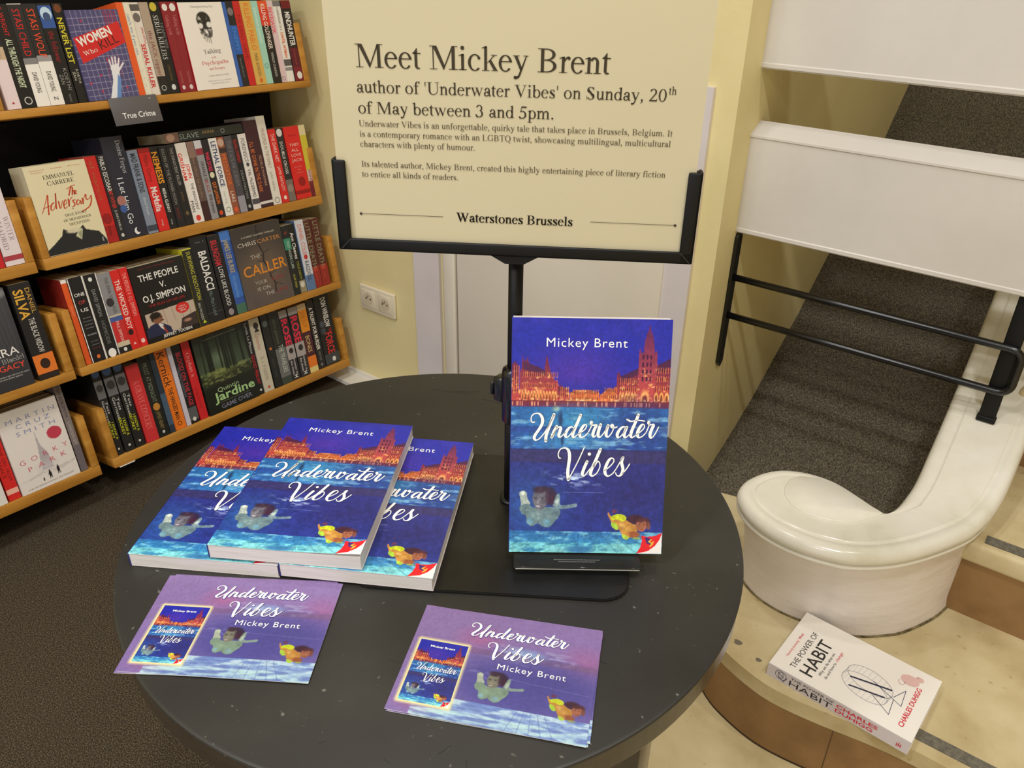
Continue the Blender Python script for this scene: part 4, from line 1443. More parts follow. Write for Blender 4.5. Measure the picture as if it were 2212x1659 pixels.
ca, sa = math.cos(.3352), math.sin(.3352)
Me = Matrix(((1, 0, 0, 0), (0, sa, ca, .0136), (0, ca, -sa, zb - .0056), (0, 0, 0, 1)))
b.bbox((.012, 0, .0022), (.108, .150, .0046), ACR, .001, Me)
b.build('back_rest', t)
b = MB(); b.bbox((.040, .0185, .0005), (.080, .060, .003), ACR, .001); b.build('rear_foot', t)

# ---- leaflets, two fanned pairs
FW2, FH2 = .1526, .1094
def leaflet(M, label, data=None):
    if data is not None:
        o = bpy.data.objects.new('leaflet', data)
        COL.objects.link(o)
    else:
        b = MB()
        art_sheet(b, FLYER, FW2, FH2, lambda x, y: np.stack([x, y, np.full_like(x, .00045)], 1))
        b.box((0, 0, 0), (FW2, FH2, .0004), PAPER)
        # lettering
        LB = mat((54, 58, 150), .45)
        TB = (TITLE[0][:, 0].min(), TITLE[0][:, 0].max(), TITLE[0][:, 1].min(), TITLE[0][:, 1].max())
        for (U, F), m_, e in ((TITLE_G, LB, .0006), (TITLE_F, WHITEINK, .0008)):
            X = (.288 + (U[:, 0] - TB[0]) / (TB[1] - TB[0]) * .544) * FW2
            Y = (1 - (.098 + (U[:, 1] - TB[2]) / (TB[3] - TB[2]) * .335)) * FH2
            b.add(np.stack([X, Y, np.full_like(X, .00045 + e - .0003)], 1).tolist(), F, m_)
        fr_ = ((0, 0, .00045), (1, 0, 0), (0, 1, 0))
        write(b, 'Mickey Brent', (.488 * FW2, .493 * FH2), (.848 * FW2, .493 * FH2), .0060, fr_, WHITEINK, 'sans', -.002, .0005, 3, 1.12)
        # lettering of the small cover
        u0, v0, u1, v1 = .043, .345, .306, .905
        U, F = TITLE
        X = (u0 + U[:, 0] * (u1 - u0)) * FW2
        Y = (1 - (v0 + U[:, 1] * (v1 - v0))) * FH2
        b.add(np.stack([X, Y, np.full_like(X, .0009)], 1).tolist(), F, WHITEINK)
        write(b, 'Mickey Brent', ((u0 + .25 * (u1 - u0)) * FW2, (1 - v0 - .115 * (v1 - v0)) * FH2), ((u0 + .76 * (u1 - u0)) * FW2, (1 - v0 - .115 * (v1 - v0)) * FH2), .0022, fr_, WHITEINK, 'sans', .012, .0005)
        o = b.build('leaflet')
    o.matrix_world = M
    return tag(o, label, 'leaflet', 'purple leaflets on the round table')
ld = leaflet(flatM(-.5088, .1596, .5976, TZ + .0016), 'purple leaflet uppermost in the left pair, by the table edge').data
leaflet(flatM(-.5098, .1575, .6260, TZ + .0010), 'purple leaflet lying underneath in the left pair, showing only at its edges', ld)
leaflet(flatM(-.3202, .2660, .4532, TZ + .0016), 'purple leaflet uppermost in the right pair, towards the front edge of the table', ld)
leaflet(flatM(-.3180, .2672, .4800, TZ + .0010), 'purple leaflet lying underneath in the right pair, showing only at its edges', ld)
leaflet(flatM(-.3188, .2660, .4660, TZ + .0004), 'lowest purple leaflet of the right pile, nearly hidden by the two above', ld)
b = MB()
b.add([(0, 0, .0008), (.012, -.001, .0014), (.022, .001, .0006), (.024, .0025, .0004), (.012, .002, .0018), (.001, .0018, .0010)], [(0, 1, 4, 5), (1, 2, 3, 4)], mat((206, 184, 120), .7))
b.add([(0, 0, .0004), (.012, -.001, .0010), (.022, .001, .0002), (.024, .0025, .0001), (.012, .002, .0014), (.001, .0018, .0006)], [(5, 4, 1, 0), (4, 3, 2, 1)], mat((206, 184, 120), .7))
o = b.build('wood_sliver')
o.matrix_world = flatM(-.503, .648, .05, TZ)
tag(o, 'small pale wood sliver lying behind the pole on the black table', 'sliver')

# ---- white paperback lying on the stone step
HL, HWd, HT = .2405, .160, .0275
t = empty('paperback_book', flatM(-.2392, 1.0620, -.055, .1522), 'white paperback with a wheel drawing lying on the lowest stone step', 'book')
b = MB()
CW = mat((244, 238, 230), .38)
GREY = mat((70, 64, 62), .5)
RED = mat((214, 44, 62), .5)
b.box((0, 0, HT - .0008), (HL, HWd, HT), CW)
b.box((0, 0, 0), (HL, HWd, .0008), CW)
b.box((0, -.0008, 0), (HL, 0.0004, HT), mat((214, 206, 210), .4))
fh = ((HL, 0, HT), (0, 1, 0), (-1, 0, 0))      # cover: x across (spine to fore edge), y up the cover
def ht(s, x0, x1, y, cap, m_, bold=0.0):
    write(b, s, (x0, y), (x1, y), cap, fh, m_, 'sans', bold, .0004, 3)
PINK = mat((228, 110, 118), .5)
ht("'Absolutely fascinating'", .035, .083, .2215, .0048, PINK)
ht('Wired', .087, .103, .2215, .0048, RED, .012)
ht('THE POWER OF', .018, .121, .2010, .0108, GREY, -.002)
ht('HABIT', .018, .114, .1710, .0240, mat((40, 36, 36), .5), 0.006)
ht('Why we do what we', .031, .096, .1605, .0056, GREY)
ht('do and how to', .031, .077, .1505, .0056, GREY)
ht('change', .081, .107, .1505, .0056, RED)
ht('CHARLES DUHIGG', .020, .118, .0200, .0085, RED, .018)
# drawing of the wheel
INKB = mat((86, 86, 112), .5)
def ln(p, q, w, m_=INKB, e=.0004):
    p, q = np.array(p, float), np.array(q, float)
    d = (q - p) / np.linalg.norm(q - p)
    n_ = np.array([-d[1], d[0]]) * w / 2
    b.flat([p - n_, q - n_, q + n_, p + n_], [(0, 1, 2, 3)], fh, m_, e)
def el(cx, cy, rx, ry, rot, a0=0, a1=360, w=.0005, n_=28, m_=INKB):
    pts = []
    for i in range(n_ + 1):
        a = math.radians(a0 + (a1 - a0) * i / n_)
        x, y = rx * math.cos(a), ry * math.sin(a)
        pts.append((cx + x * math.cos(rot) - y * math.sin(rot), cy + x * math.sin(rot) + y * math.cos(rot)))
    for i in range(n_):
        ln(pts[i], pts[i + 1], w, m_)
    return pts
e1 = el(.078, .093, .040, .024, 1.35)
e2 = el(.058, .096, .040, .024, 1.35)
for k in range(0, 28):
    if k % 1 == 0:
        ln(e1[k], e2[k], .0003, mat((150, 150, 160), .5))
ln((.066, .123), (.083, .058), .0034, mat((44, 44, 74), .5))
ln((.046, .118), (.060, .062), .0030, mat((44, 44, 74), .5))
ln((.082, .088), (.060, .036), .0010)
ln((.060, .036), (.098, .040), .0010)
ln((.098, .040), (.070, .052), .0010)
ln((.052, .080), (.030, .046), .0010)
ln((.030, .046), (.066, .050), .0010)
PK = mat((226, 186, 180), .5)
b.flat([(.125 + .012 * math.cos(2 * PI * k / 18), .042 + .015 * math.sin(2 * PI * k / 18)) for k in range(18)], [tuple(range(18))], fh, PK, .0004)
b.flat([(.137 + .006 * math.cos(2 * PI * k / 14), .030 + .007 * math.sin(2 * PI * k / 14)) for k in range(14)], [tuple(range(14))], fh, PK, .0005)
el(.113, .052, .006, .005, 0, 60, 300, .0010, 12, mat((216, 150, 150), .5))
b.flat([(.139 + .001 * math.cos(2 * PI * k / 8), .033 + .001 * math.sin(2 * PI * k / 8)) for k in range(8)], [tuple(range(8))], fh, INKB, .0007)
# spine lettering, reading from the head (left) to the foot (right)
fs_ = ((0, -.0008, 0), (1, 0, 0), (0, 0, 1))
def hs_(s, x0, x1, z, cap, m_, bold=0.0):
    write(b, s, (x0, z), (x1, z), cap, fs_, m_, 'sans', bold, .0004, 3)
hs_('THE POWER OF', .042, .117, .0185, .0052, GREY)
hs_('HABIT', .041, .116, .0040, .0125, mat((48, 42, 42), .5))
hs_('CHARLES', .122, .190, .0150, .0074, RED, .02)
hs_('DUHIGG', .122, .184, .0045, .0074, RED, .02)
def els(cx, cz, rx, rz):
    pts = [(cx + rx * math.cos(2 * PI * k / 18), cz + rz * math.sin(2 * PI * k / 18)) for k in range(19)]
    for i in range(18):
        p, q = np.array(pts[i]), np.array(pts[i + 1])
        d = (q - p) / np.linalg.norm(q - p); n_ = np.array([-d[1], d[0]]) * .0004
        b.flat([p - n_, q - n_, q + n_, p + n_], [(0, 1, 2, 3)], fs_, INKB, .0004)
els(.022, .016, .007, .009); els(.027, .015, .007, .009)
for p, q in (((.018, .020), (.030, .012)), ((.020, .012), (.031, .004)), ((.031, .004), (.036, .016)), ((.221, .010), (.229, .010)), ((.222, .006), (.222, .014)), ((.225, .006), (.225, .016)), ((.228, .006), (.228, .014))):
    p, q = np.array(p), np.array(q); d = (q - p) / np.linalg.norm(q - p); n_ = np.array([-d[1], d[0]]) * .0006
    b.flat([p - n_, q - n_, q + n_, p + n_], [(0, 1, 2, 3)], fs_, INKB if p[0] < .1 else RED, .0004)
b.build('cover', t)
b = MB(); b.box((.0006, .0004, .0008), (HL - .0006, HWd - .0012, HT - .0008), PAGES); b.build('page_block', t)
# ------------------------------------------------------------------ the books: shelf, left and right end along the shelf, height, colour, look, spine marks, kind
K_ = (22, 20, 20)
BOOKS = [
    (1, -0.8065, -0.7791, 0.198, (226, 206, 206), 'pale pink paperback with a red triangle at the foot of its spine', [('b', 0, 0.4, (40, 36, 44)), ('b', 0.4, 0.52, (196, 170, 140)), ('t', 'SAN', 0.42, 0.5, (120, 90, 60), 0.4, 0.5, 0.0, 'sans'), ('tri', 0.5, 0.94, 0.12, (176, 50, 54))], 's', None),
    (1, -0.7791, -0.748, 0.198, K_, 'black paperback with pale green spine title below a red name', [('t', 'S. WRIGHT', 0.03, 0.3, (206, 34, 34), 0.32, 0.5, 0.0, 'sans'), ('t', 'ALL THROUGH THE NIGHT', 0.33, 0.8, (206, 212, 180), 0.42, 0.5, 0.02, 'sans'), ('ring', 0.55, 0.93, 0.26, (190, 190, 180))], 's', None),
    (1, -0.748, -0.7198, 0.198, (38, 36, 38), 'black and white paperback with a red spine title, next to its orange lettered companion', [('b', 0.56, 1, (236, 230, 222)), ('b', 0.52, 0.58, (130, 126, 126)), ('t', 'STASI CHILD', 0.05, 0.5, (206, 34, 34), 0.52, 0.5, 0.0, 'sans'), ('t', 'DAVID YOUNG', 0.66, 0.86, (50, 46, 46), 0.36, 0.5, 0.0, 'sans'), ('b', 0, 0.006, (236, 230, 222))], 's', None),
    (1, -0.7196, -0.6896, 0.198, (34, 32, 34), 'black and white paperback with an orange-red spine title', [('b', 0.54, 1, (236, 230, 222)), ('b', 0.5, 0.56, (150, 146, 146)), ('t', 'STASI WOLF', 0.05, 0.52, (226, 74, 36), 0.52, 0.5, 0.0, 'sans'), ('t', 'DAVID YOUNG', 0.66, 0.86, (50, 46, 46), 0.36, 0.5, 0.0, 'sans'), ('t', 'Z', 0.91, 0.95, (60, 60, 60), 0.3, 0.5, 0.0, 'sans')], 's', None),
    (1, -0.6896, -0.6616, 0.198, K_, 'black paperback with a glowing blue hand at the head of its spine', [('b', 0.02, 0.24, (50, 84, 150)), ('disc', 0.5, 0.1, 0.42, (190, 214, 232)), ('disc', 0.5, 0.13, 0.28, (60, 80, 120)), ('t', 'the follower', 0.27, 0.58, (150, 30, 40), 0.5, 0.5, 0.0, 'sans'), ('t', 'KOETHI', 0.64, 0.86, (150, 146, 140), 0.3, 0.68, 0.0, 'sans'), ('t', 'ZAN', 0.7, 0.8, (150, 146, 140), 0.3, 0.3, 0.0, 'sans'), ('t', 'VINTAGE', 0.9, 0.98, (140, 140, 140), 0.16, 0.5, 0.0, 'sans')], 's', None),
    (1, -0.6593, -0.6383, 0.198, K_, 'black paperback with bold yellow spine lettering', [('disc', 0.5, 0.05, 0.36, (110, 60, 30)), ('t', 'NEVER LIST', 0.14, 0.6, (212, 196, 50), 0.56, 0.46, 0.02, 'sans'), ('t', 'THE', 0.36, 0.43, (212, 196, 50), 0.2, 0.88, 0.0, 'sans'), ('t', 'KOETHI', 0.66, 0.8, (200, 196, 180), 0.26, 0.7, 0.0, 'sans'), ('t', 'ZAN', 0.68, 0.77, (200, 196, 180), 0.26, 0.32, 0.0, 'sans')], 's', None),
    (1, -0.6383, -0.5213, 0.184, (76, 72, 110), 'purple grid face-out paperback with a slanted red title panel', [], 'f', 'grid'),
    (1, -0.5213, -0.5051, 0.198, (226, 90, 34), 'thin orange paperback standing right of the purple grid cover', [], 's', None),
    (1, -0.5051, -0.4891, 0.198, (228, 220, 198), 'cream paperback with blue handwriting on its spine', [('t', 'catch me if you can', 0.12, 0.55, (110, 130, 180), 0.5, 0.5, 0.0, 'sans'), ('t', '- - -', 0.7, 0.9, (120, 120, 130), 0.2, 0.5, 0.0, 'sans')], 's', None),
    (1, -0.4891, -0.4668, 0.198, (222, 212, 200), 'white paperback with a red spine title and a small portrait', [('b', 0.02, 0.09, (90, 84, 80)), ('disc', 0.5, 0.16, 0.4, (110, 100, 96)), ('t', 'LIVING WITH A', 0.26, 0.44, (206, 34, 34), 0.26, 0.78, 0.0, 'sans'), ('t', 'SERIAL KILLER', 0.44, 0.92, (206, 34, 34), 0.5, 0.45, 0.02, 'sans')], 's', None),
    (1, -0.4665, -0.4441, 0.198, (172, 152, 134), 'brown-grey paperback with a faint red spine title', [('b', 0.8, 1, (30, 26, 26)), ('ring', 0.5, 0.93, 0.28, (190, 190, 186)), ('t', 'the JACK ripper', 0.3, 0.8, (140, 84, 76), 0.5, 0.5, 0.0, 'sans')], 's', None),
    (1, -0.4439, -0.4153, 0.198, K_, 'black paperback with a silver serif spine title', [('disc', 0.4, 0.05, 0.3, (200, 180, 60)), ('t', 'SERIAL KILLERS', 0.14, 0.62, (206, 204, 200), 0.42, 0.4, 0, 'serif'), ('t', 'TALKING WITH', 0.22, 0.5, (150, 150, 150), 0.26, 0.8, 0, 'serif'), ('t', 'CHRISTOPHER', 0.68, 0.86, (120, 96, 50), 0.2, 0.5, 0.0, 'sans'), ('disc', 0.5, 0.93, 0.2, (210, 210, 206))], 's', None),
    (1, -0.4153, -0.3961, 0.198, (138, 28, 40), 'dark red paperback with a white skull badge, left one of a matching pair', [('disc', 0.5, 0.06, 0.36, (226, 220, 214)), ('t', 'Talking with', 0.14, 0.36, (200, 120, 120), 0.44, 0.5, 0, 'serif'), ('t', 'CHRISTOPHER', 0.76, 0.9, (190, 100, 100), 0.3, 0.5, 0.0, 'sans'), ('disc', 0.5, 0.945, 0.22, (220, 200, 200))], 's', None),
    (1, -0.3959, -0.3743, 0.198, (138, 28, 40), 'dark red paperback with a white skull badge, right one of a matching pair', [('disc', 0.5, 0.06, 0.36, (226, 220, 214)), ('t', 'Talking with', 0.14, 0.36, (200, 120, 120), 0.44, 0.5, 0, 'serif'), ('t', 'CHRISTOPHER', 0.76, 0.9, (190, 100, 100), 0.3, 0.5, 0.0, 'sans'), ('disc', 0.5, 0.945, 0.22, (220, 200, 200))], 's', None),
    (1, -0.3724, -0.2529, 0.196, (236, 228, 220), 'white face-out paperback with a black skull above red lettering', [], 'f', 'skull'),
    (1, -0.2521, -0.2412, 0.196, (52, 96, 176), 'blue paperback sticking out beside the white skull cover', [], 's', None),
    (1, -0.2412, -0.2202, 0.198, (34, 32, 36), 'black and blue paperback with a small grey portrait at its head', [('disc', 0.5, 0.12, 0.4, (120, 110, 112)), ('b', 0.28, 0.62, (40, 92, 170)), ('t', 'ENEMY', 0.3, 0.58, (70, 130, 210), 0.5, 0.5, 0.0, 'sans'), ('t', 'author', 0.66, 0.9, (130, 130, 130), 0.3, 0.5, 0.0, 'sans')], 's', None),
    (1, -0.2202, -0.2, 0.198, (196, 34, 34), 'bright red paperback on the top shelf beside the tan one', [('t', 'CARTEL', 0.5, 0.7, (120, 16, 20), 0.5, 0.5, 0.0, 'sans'), ('t', 'THE DEAD', 0.15, 0.45, (140, 20, 24), 0.5, 0.5, 0.0, 'sans')], 's', None),
    (1, -0.1998, -0.1681, 0.198, (214, 170, 84), 'tan paperback with an orange spine title', [('t', 'KILLING PABLO', 0.03, 0.58, (226, 120, 36), 0.5, 0.5, 0.01, 'sans'), ('t', 'MARK BOWDEN', 0.62, 0.9, (120, 96, 50), 0.32, 0.5, 0.0, 'sans'), ('disc', 0.5, 0.95, 0.16, (210, 110, 40))], 's', None),
    (1, -0.1681, -0.1471, 0.198, (160, 206, 188), 'mint green paperback with thin white lettering', [('t', 'american animals', 0.08, 0.5, (220, 236, 226), 0.4, 0.5, 0.0, 'sans'), ('ring', 0.5, 0.78, 0.3, (110, 150, 140))], 's', None),
    (1, -0.1471, -0.1188, 0.198, (30, 24, 24), 'black and orange-red paperback with a white spine title', [('b', 0, 0.1, (226, 84, 40)), ('b', 0.1, 0.3, (214, 56, 36)), ('t', 'KILLING GOLDFINGER', 0.04, 0.58, (240, 226, 214), 0.46, 0.5, 0.01, 'sans'), ('t', 'WENSLEY CLARKSON', 0.62, 0.92, (210, 206, 200), 0.26, 0.5, 0.0, 'sans')], 's', None),
    (1, -0.1188, -0.0998, 0.198, (220, 192, 196), 'pale pink paperback with a bold pink spine title', [('t', 'REYKJAVIK', 0.08, 0.4, (226, 84, 96), 0.6, 0.5, 0.02, 'sans'), ('ring', 0.5, 0.95, 0.3, (120, 120, 120))], 's', None),
    (1, -0.0998, -0.0757, 0.198, (232, 226, 218), 'white paperback with black and orange lettering, near the right end of the top shelf', [('b', 0, 0.07, (120, 118, 116)), ('t', 'CONFESSIONS OF A', 0.08, 0.36, (70, 66, 66), 0.3, 0.5, 0.0, 'sans'), ('t', 'CARTEL HITMAN', 0.38, 0.7, (226, 96, 44), 0.36, 0.5, 0.02, 'sans'), ('b', 0.72, 0.8, (90, 86, 86)), ('b', 0.82, 0.86, (140, 136, 136))], 's', None),
    (1, -0.0755, -0.0451, 0.198, (32, 24, 26), 'black and crimson paperback with white lettering, at the right end of the top shelf', [('b', 0, 0.1, (110, 20, 30)), ('t', 'MINDHUNTER', 0.14, 0.56, (236, 232, 226), 0.56, 0.5, 0.02, 'sans'), ('b', 0.58, 0.82, (92, 18, 34)), ('t', 'criminal minds', 0.6, 0.8, (160, 60, 70), 0.3, 0.5, 0.0, 'sans'), ('b', 0.82, 1, (120, 24, 40)), ('disc', 0.55, 0.93, 0.28, (226, 220, 214))], 's', None),
    (2, -0.7944, -0.6584, 0.195, (226, 214, 176), 'cream face-out paperback with a faceless dark suit and red brush title', [], 'f', 'suit'),
    (2, -0.6584, -0.6298, 0.198, (200, 36, 32), 'red paperback standing right of the cream suit cover', [('b', 0.8, 1, (168, 26, 26)), ('t', 'el narco', 0.05, 0.5, (170, 90, 50), 0.4, 0.5, 0.0, 'sans'), ('disc', 0.5, 0.72, 0.4, (150, 20, 22)), ('t', 'vintage', 0.8, 0.92, (110, 14, 16), 0.3, 0.5, 0.0, 'sans')], 's', None),
    (2, -0.6298, -0.6103, 0.198, (34, 32, 36), 'black paperback with white and red spine title beside the taller navy one', [('t', 'PABLO ESCOBAR', 0.02, 0.42, (214, 210, 204), 0.56, 0.5, 0.01, 'sans'), ('t', 'MY FATHER', 0.42, 0.62, (220, 50, 44), 0.5, 0.5, 0.01, 'sans'), ('t', 'JUAN PABLO', 0.64, 0.88, (200, 196, 190), 0.3, 0.5, 0.0, 'sans'), ('disc', 0.5, 0.94, 0.2, (200, 200, 196))], 's', None),
    (2, -0.6103, -0.5576, 0.234, (38, 38, 52), 'tall navy paperback with white handwritten title', [('t', 'Denise Fergus', 0.04, 0.36, (196, 196, 200), 0.22, 0.75, 0, 'serif'), ('t', 'I Let Him Go', 0.4, 0.86, (226, 226, 228), 0.3, 0.42, 0.0, 'sans'), ('disc', 0.2, 0.62, 0.2, (170, 110, 100)), ('disc', 0.2, 0.7, 0.16, (60, 90, 150)), ('disc', 0.55, 0.94, 0.14, (230, 230, 230)), ('disc', 0.63, 0.93, 0.11, (38, 38, 52))], 's', None),
    (2, -0.5559, -0.5304, 0.198, (128, 138, 154), 'grey-blue paperback with a dark spine title', [('t', 'MAD FRANK & SONS', 0.04, 0.5, (40, 44, 58), 0.56, 0.5, 0.02, 'sans'), ('t', 'david fraser', 0.56, 0.78, (200, 206, 214), 0.3, 0.5, 0.0, 'sans'), ('b', 0.9, 0.97, (60, 66, 80))], 's', None),
    (2, -0.5283, -0.4999, 0.198, (214, 34, 32), 'bright red paperback with white title low on the spine', [('b', 0, 0.05, (170, 22, 26)), ('t', 'Misha Glenny', 0.08, 0.4, (130, 20, 24), 0.44, 0.5, 0.0, 'sans'), ('t', 'McMafia', 0.46, 0.76, (240, 220, 214), 0.62, 0.5, 0.02, 'sans'), ('t', 'vintage', 0.86, 0.94, (240, 190, 180), 0.2, 0.5, 0.0, 'sans')], 's', None),
    (2, -0.4992, -0.4763, 0.198, (26, 24, 24), 'black paperback with big orange spine title', [('t', 'NEMESIS', 0.06, 0.44, (238, 156, 36), 0.7, 0.5, 0.02, 'sans'), ('t', 'MISHA GLENNY', 0.5, 0.8, (226, 224, 216), 0.38, 0.5, 0.01, 'sans'), ('t', 'vintage', 0.88, 0.95, (200, 200, 196), 0.2, 0.5, 0.0, 'sans')], 's', None),
    (2, -0.4763, -0.4553, 0.198, (30, 28, 30), 'black paperback with thin grey spine title, left of the reddish-inked one', [('t', 'KILLERS OF THE FLOWER MOON', 0.04, 0.72, (150, 146, 140), 0.4, 0.5, 0.0, 'sans'), ('t', 'david grann', 0.76, 0.9, (130, 30, 34), 0.4, 0.5, 0.0, 'sans')], 's', None),
    (2, -0.455, -0.4318, 0.198, (28, 26, 26), 'black paperback with small grey title, left of the white one lettered in red', [('t', 'THE INNOCENT KILLER', 0.04, 0.5, (170, 166, 160), 0.36, 0.5, 0.0, 'sans'), ('t', 'griesbach', 0.58, 0.7, (120, 96, 60), 0.3, 0.5, 0.0, 'sans'), ('disc', 0.5, 0.85, 0.2, (110, 90, 60))], 's', None),
    (2, -0.43, -0.3995, 0.198, (236, 228, 220), 'white paperback with bold red and black lettering', [('t', 'GRISHAM', 0.12, 0.46, (226, 66, 50), 0.34, 0.26, 0.02, 'sans'), ('t', 'JOHN', 0.26, 0.44, (226, 66, 50), 0.34, 0.72, 0.02, 'sans'), ('t', 'THE INNOCENT', 0.5, 0.84, (40, 36, 36), 0.26, 0.66, 0.0, 'sans'), ('t', 'MAN', 0.72, 0.86, (40, 36, 36), 0.3, 0.28, 0.0, 'sans'), ('disc', 0.5, 0.94, 0.22, (220, 60, 50))], 's', None),
    (2, -0.399, -0.379, 0.198, (96, 76, 66), 'brown photo paperback right of the white and red one', [('b', 0, 0.2, (140, 110, 96)), ('t', 'the other by books', 0.2, 0.7, (150, 120, 100), 0.4, 0.5, 0.0, 'sans'), ('b', 0.75, 1, (60, 30, 30))], 's', None),
    (2, -0.379, -0.3587, 0.198, (150, 148, 150), 'grey paperback with black spine title', [('b', 0, 0.14, (206, 204, 206)), ('b', 0.1, 0.18, (150, 50, 60)), ('t', 'ORANGE IS', 0.26, 0.5, (60, 56, 60), 0.5, 0.5, 0.0, 'sans'), ('t', 'BLACK', 0.5, 0.66, (170, 60, 60), 0.5, 0.5, 0.0, 'sans'), ('t', 'PIPER KERMAN', 0.68, 0.92, (70, 66, 70), 0.44, 0.5, 0.0, 'sans')], 's', None),
    (2, -0.3587, -0.3362, 0.198, (34, 30, 32), 'black paperback with pink and orange lettering', [('t', 'WAR DOGS', 0.16, 0.4, (232, 50, 90), 0.5, 0.5, 0.02, 'sans'), ('disc', 0.5, 0.45, 0.3, (220, 214, 180)), ('t', 'GUY LAWSON', 0.54, 0.82, (236, 120, 36), 0.5, 0.5, 0.01, 'sans'), ('disc', 0.5, 0.94, 0.24, (214, 74, 40))], 's', None),
    (2, -0.3362, -0.3129, 0.198, (232, 226, 218), 'white paperback with bold navy spine title', [('t', 'LETHAL FORCE', 0.04, 0.62, (44, 58, 110), 0.6, 0.5, 0.02, 'sans'), ('t', 'tony long', 0.68, 0.84, (150, 180, 150), 0.3, 0.5, 0.0, 'sans'), ('ring', 0.5, 0.92, 0.3, (130, 160, 130))], 's', None),
    (2, -0.3129, -0.2918, 0.198, (150, 84, 56), 'brown and orange paperback with a face at its head', [('disc', 0.5, 0.07, 0.44, (196, 160, 140)), ('b', 0.14, 0.2, (60, 44, 40)), ('t', 'PREDATOR', 0.22, 0.62, (226, 110, 50), 0.6, 0.5, 0.0, 'sans'), ('t', 'LARS', 0.7, 0.84, (230, 220, 210), 0.5, 0.5, 0.0, 'sans'), ('disc', 0.5, 0.94, 0.26, (226, 90, 50))], 's', None),
    (2, -0.2916, -0.2692, 0.198, (74, 70, 76), 'dark grey paperback with a pale wedge at the foot of its spine', [('t', 'THE FACE OF A BODY', 0.06, 0.66, (140, 136, 140), 0.44, 0.5, 0, 'serif'), ('b', 0.78, 1, (150, 146, 156))], 's', None),
    (2, -0.2689, -0.2488, 0.198, (30, 28, 30), 'black paperback with red lettering at its head, left of a white one', [('t', 'KILLING COMPANY', 0.06, 0.36, (200, 44, 50), 0.56, 0.5, 0.0, 'sans'), ('t', 'DEAN MASTERS', 0.46, 0.84, (150, 150, 146), 0.4, 0.5, 0.0, 'sans'), ('disc', 0.5, 0.94, 0.22, (160, 160, 156))], 's', None),
    (2, -0.2485, -0.2241, 0.198, (228, 220, 214), 'white paperback with dark lettering, left of the tall maroon one', [('t', 'FORENSICS', 0.06, 0.36, (60, 56, 60), 0.5, 0.5, 0.0, 'sans'), ('disc', 0.5, 0.4, 0.2, (80, 76, 80)), ('t', 'VAL McDERMID', 0.46, 0.84, (60, 56, 60), 0.46, 0.5, 0.0, 'sans'), ('b', 0.86, 0.93, (80, 76, 80))], 's', None),
    (2, -0.2239, -0.1818, 0.228, (64, 30, 40), 'tall maroon paperback with orange spine title', [('t', "I'LL BE GONE IN THE DARK", 0.24, 0.82, (226, 120, 50), 0.3, 0.3, 0.0, 'sans'), ('t', 'MICHELLE McNAMARA', 0.4, 0.76, (190, 150, 120), 0.22, 0.75, 0.0, 'sans'), ('b', 0.93, 0.96, (220, 214, 206))], 's', None),
    (2, -0.1818, -0.1538, 0.236, (226, 220, 208), 'tall white paperback right of the maroon one', [('t', 'MURDERER IN THE FAMILY', 0.14, 0.58, (150, 110, 90), 0.44, 0.5, 0.0, 'sans'), ('t', 'john white', 0.62, 0.84, (150, 146, 140), 0.36, 0.5, 0.0, 'sans'), ('ring', 0.5, 0.95, 0.3, (140, 140, 136))], 's', None),
    (2, -0.1527, -0.1294, 0.198, (214, 40, 36), 'thin bright red paperback with white lettering', [('t', 'THE DARK NET', 0.06, 0.44, (240, 210, 200), 0.5, 0.5, 0.0, 'sans'), ('t', 'JAMIE BARTLETT', 0.5, 0.84, (240, 200, 190), 0.4, 0.5, 0.0, 'sans'), ('disc', 0.5, 0.93, 0.22, (240, 220, 210))], 's', None),
    (2, -0.1292, -0.1054, 0.198, (44, 40, 42), 'black paperback with a grey face low on its spine', [('disc', 0.5, 0.06, 0.4, (216, 212, 206)), ('t', 'DOUBLE CROSS', 0.18, 0.62, (220, 216, 210), 0.4, 0.5, 0.01, 'sans'), ('b', 0.7, 1, (120, 106, 100)), ('disc', 0.5, 0.82, 0.4, (150, 130, 120))], 's', None),
    (2, -0.1028, -0.0514, 0.198, (216, 36, 34), 'thick red paperback with a pink stacked title', [('b', 0, 0.002, (216, 36, 34)), ('h', 'BRUCE', 0.13, 0.25, 0.75, (150, 16, 20), 0.004, 0.0, 'sans'), ('h', 'THEY', 0.27, 0.2, 0.85, (240, 180, 170), 0.0085, 0.01, 'sans'), ('h', 'ALL', 0.34, 0.25, 0.75, (240, 180, 170), 0.0085, 0.01, 'sans'), ('h', 'LOVE', 0.41, 0.2, 0.85, (240, 180, 170), 0.0085, 0.01, 'sans'), ('h', 'JACK', 0.48, 0.15, 0.88, (240, 180, 170), 0.0085, 0.01, 'sans'), ('h', 'busting', 0.56, 0.25, 0.75, (236, 140, 130), 0.004, 0.0, 'sans'), ('h', 'the', 0.6, 0.4, 0.6, (236, 140, 130), 0.004, 0.0, 'sans'), ('h', 'ripper', 0.64, 0.3, 0.75, (236, 140, 130), 0.004, 0.0, 'sans'), ('disc', 0.55, 0.76, 0.22, (150, 16, 20)), ('b', 0.88, 0.925, (150, 16, 20))], 's', None),
    (2, -0.0512, -0.029, 0.198, (206, 190, 60), 'yellow and maroon paperback at the right end of the second shelf', [('b', 0, 0.14, (220, 206, 160)), ('b', 0.62, 0.86, (206, 180, 170)), ('b', 0.78, 1, (110, 26, 44)), ('t', 'murder', 0.62, 0.84, (150, 60, 70), 0.5, 0.5, 0.0, 'sans')], 's', None),
    (2, -0.9131, -0.8882, 0.198, (196, 30, 34), 'red paperback at the left edge of the photo on the second shelf', [], 's', None),
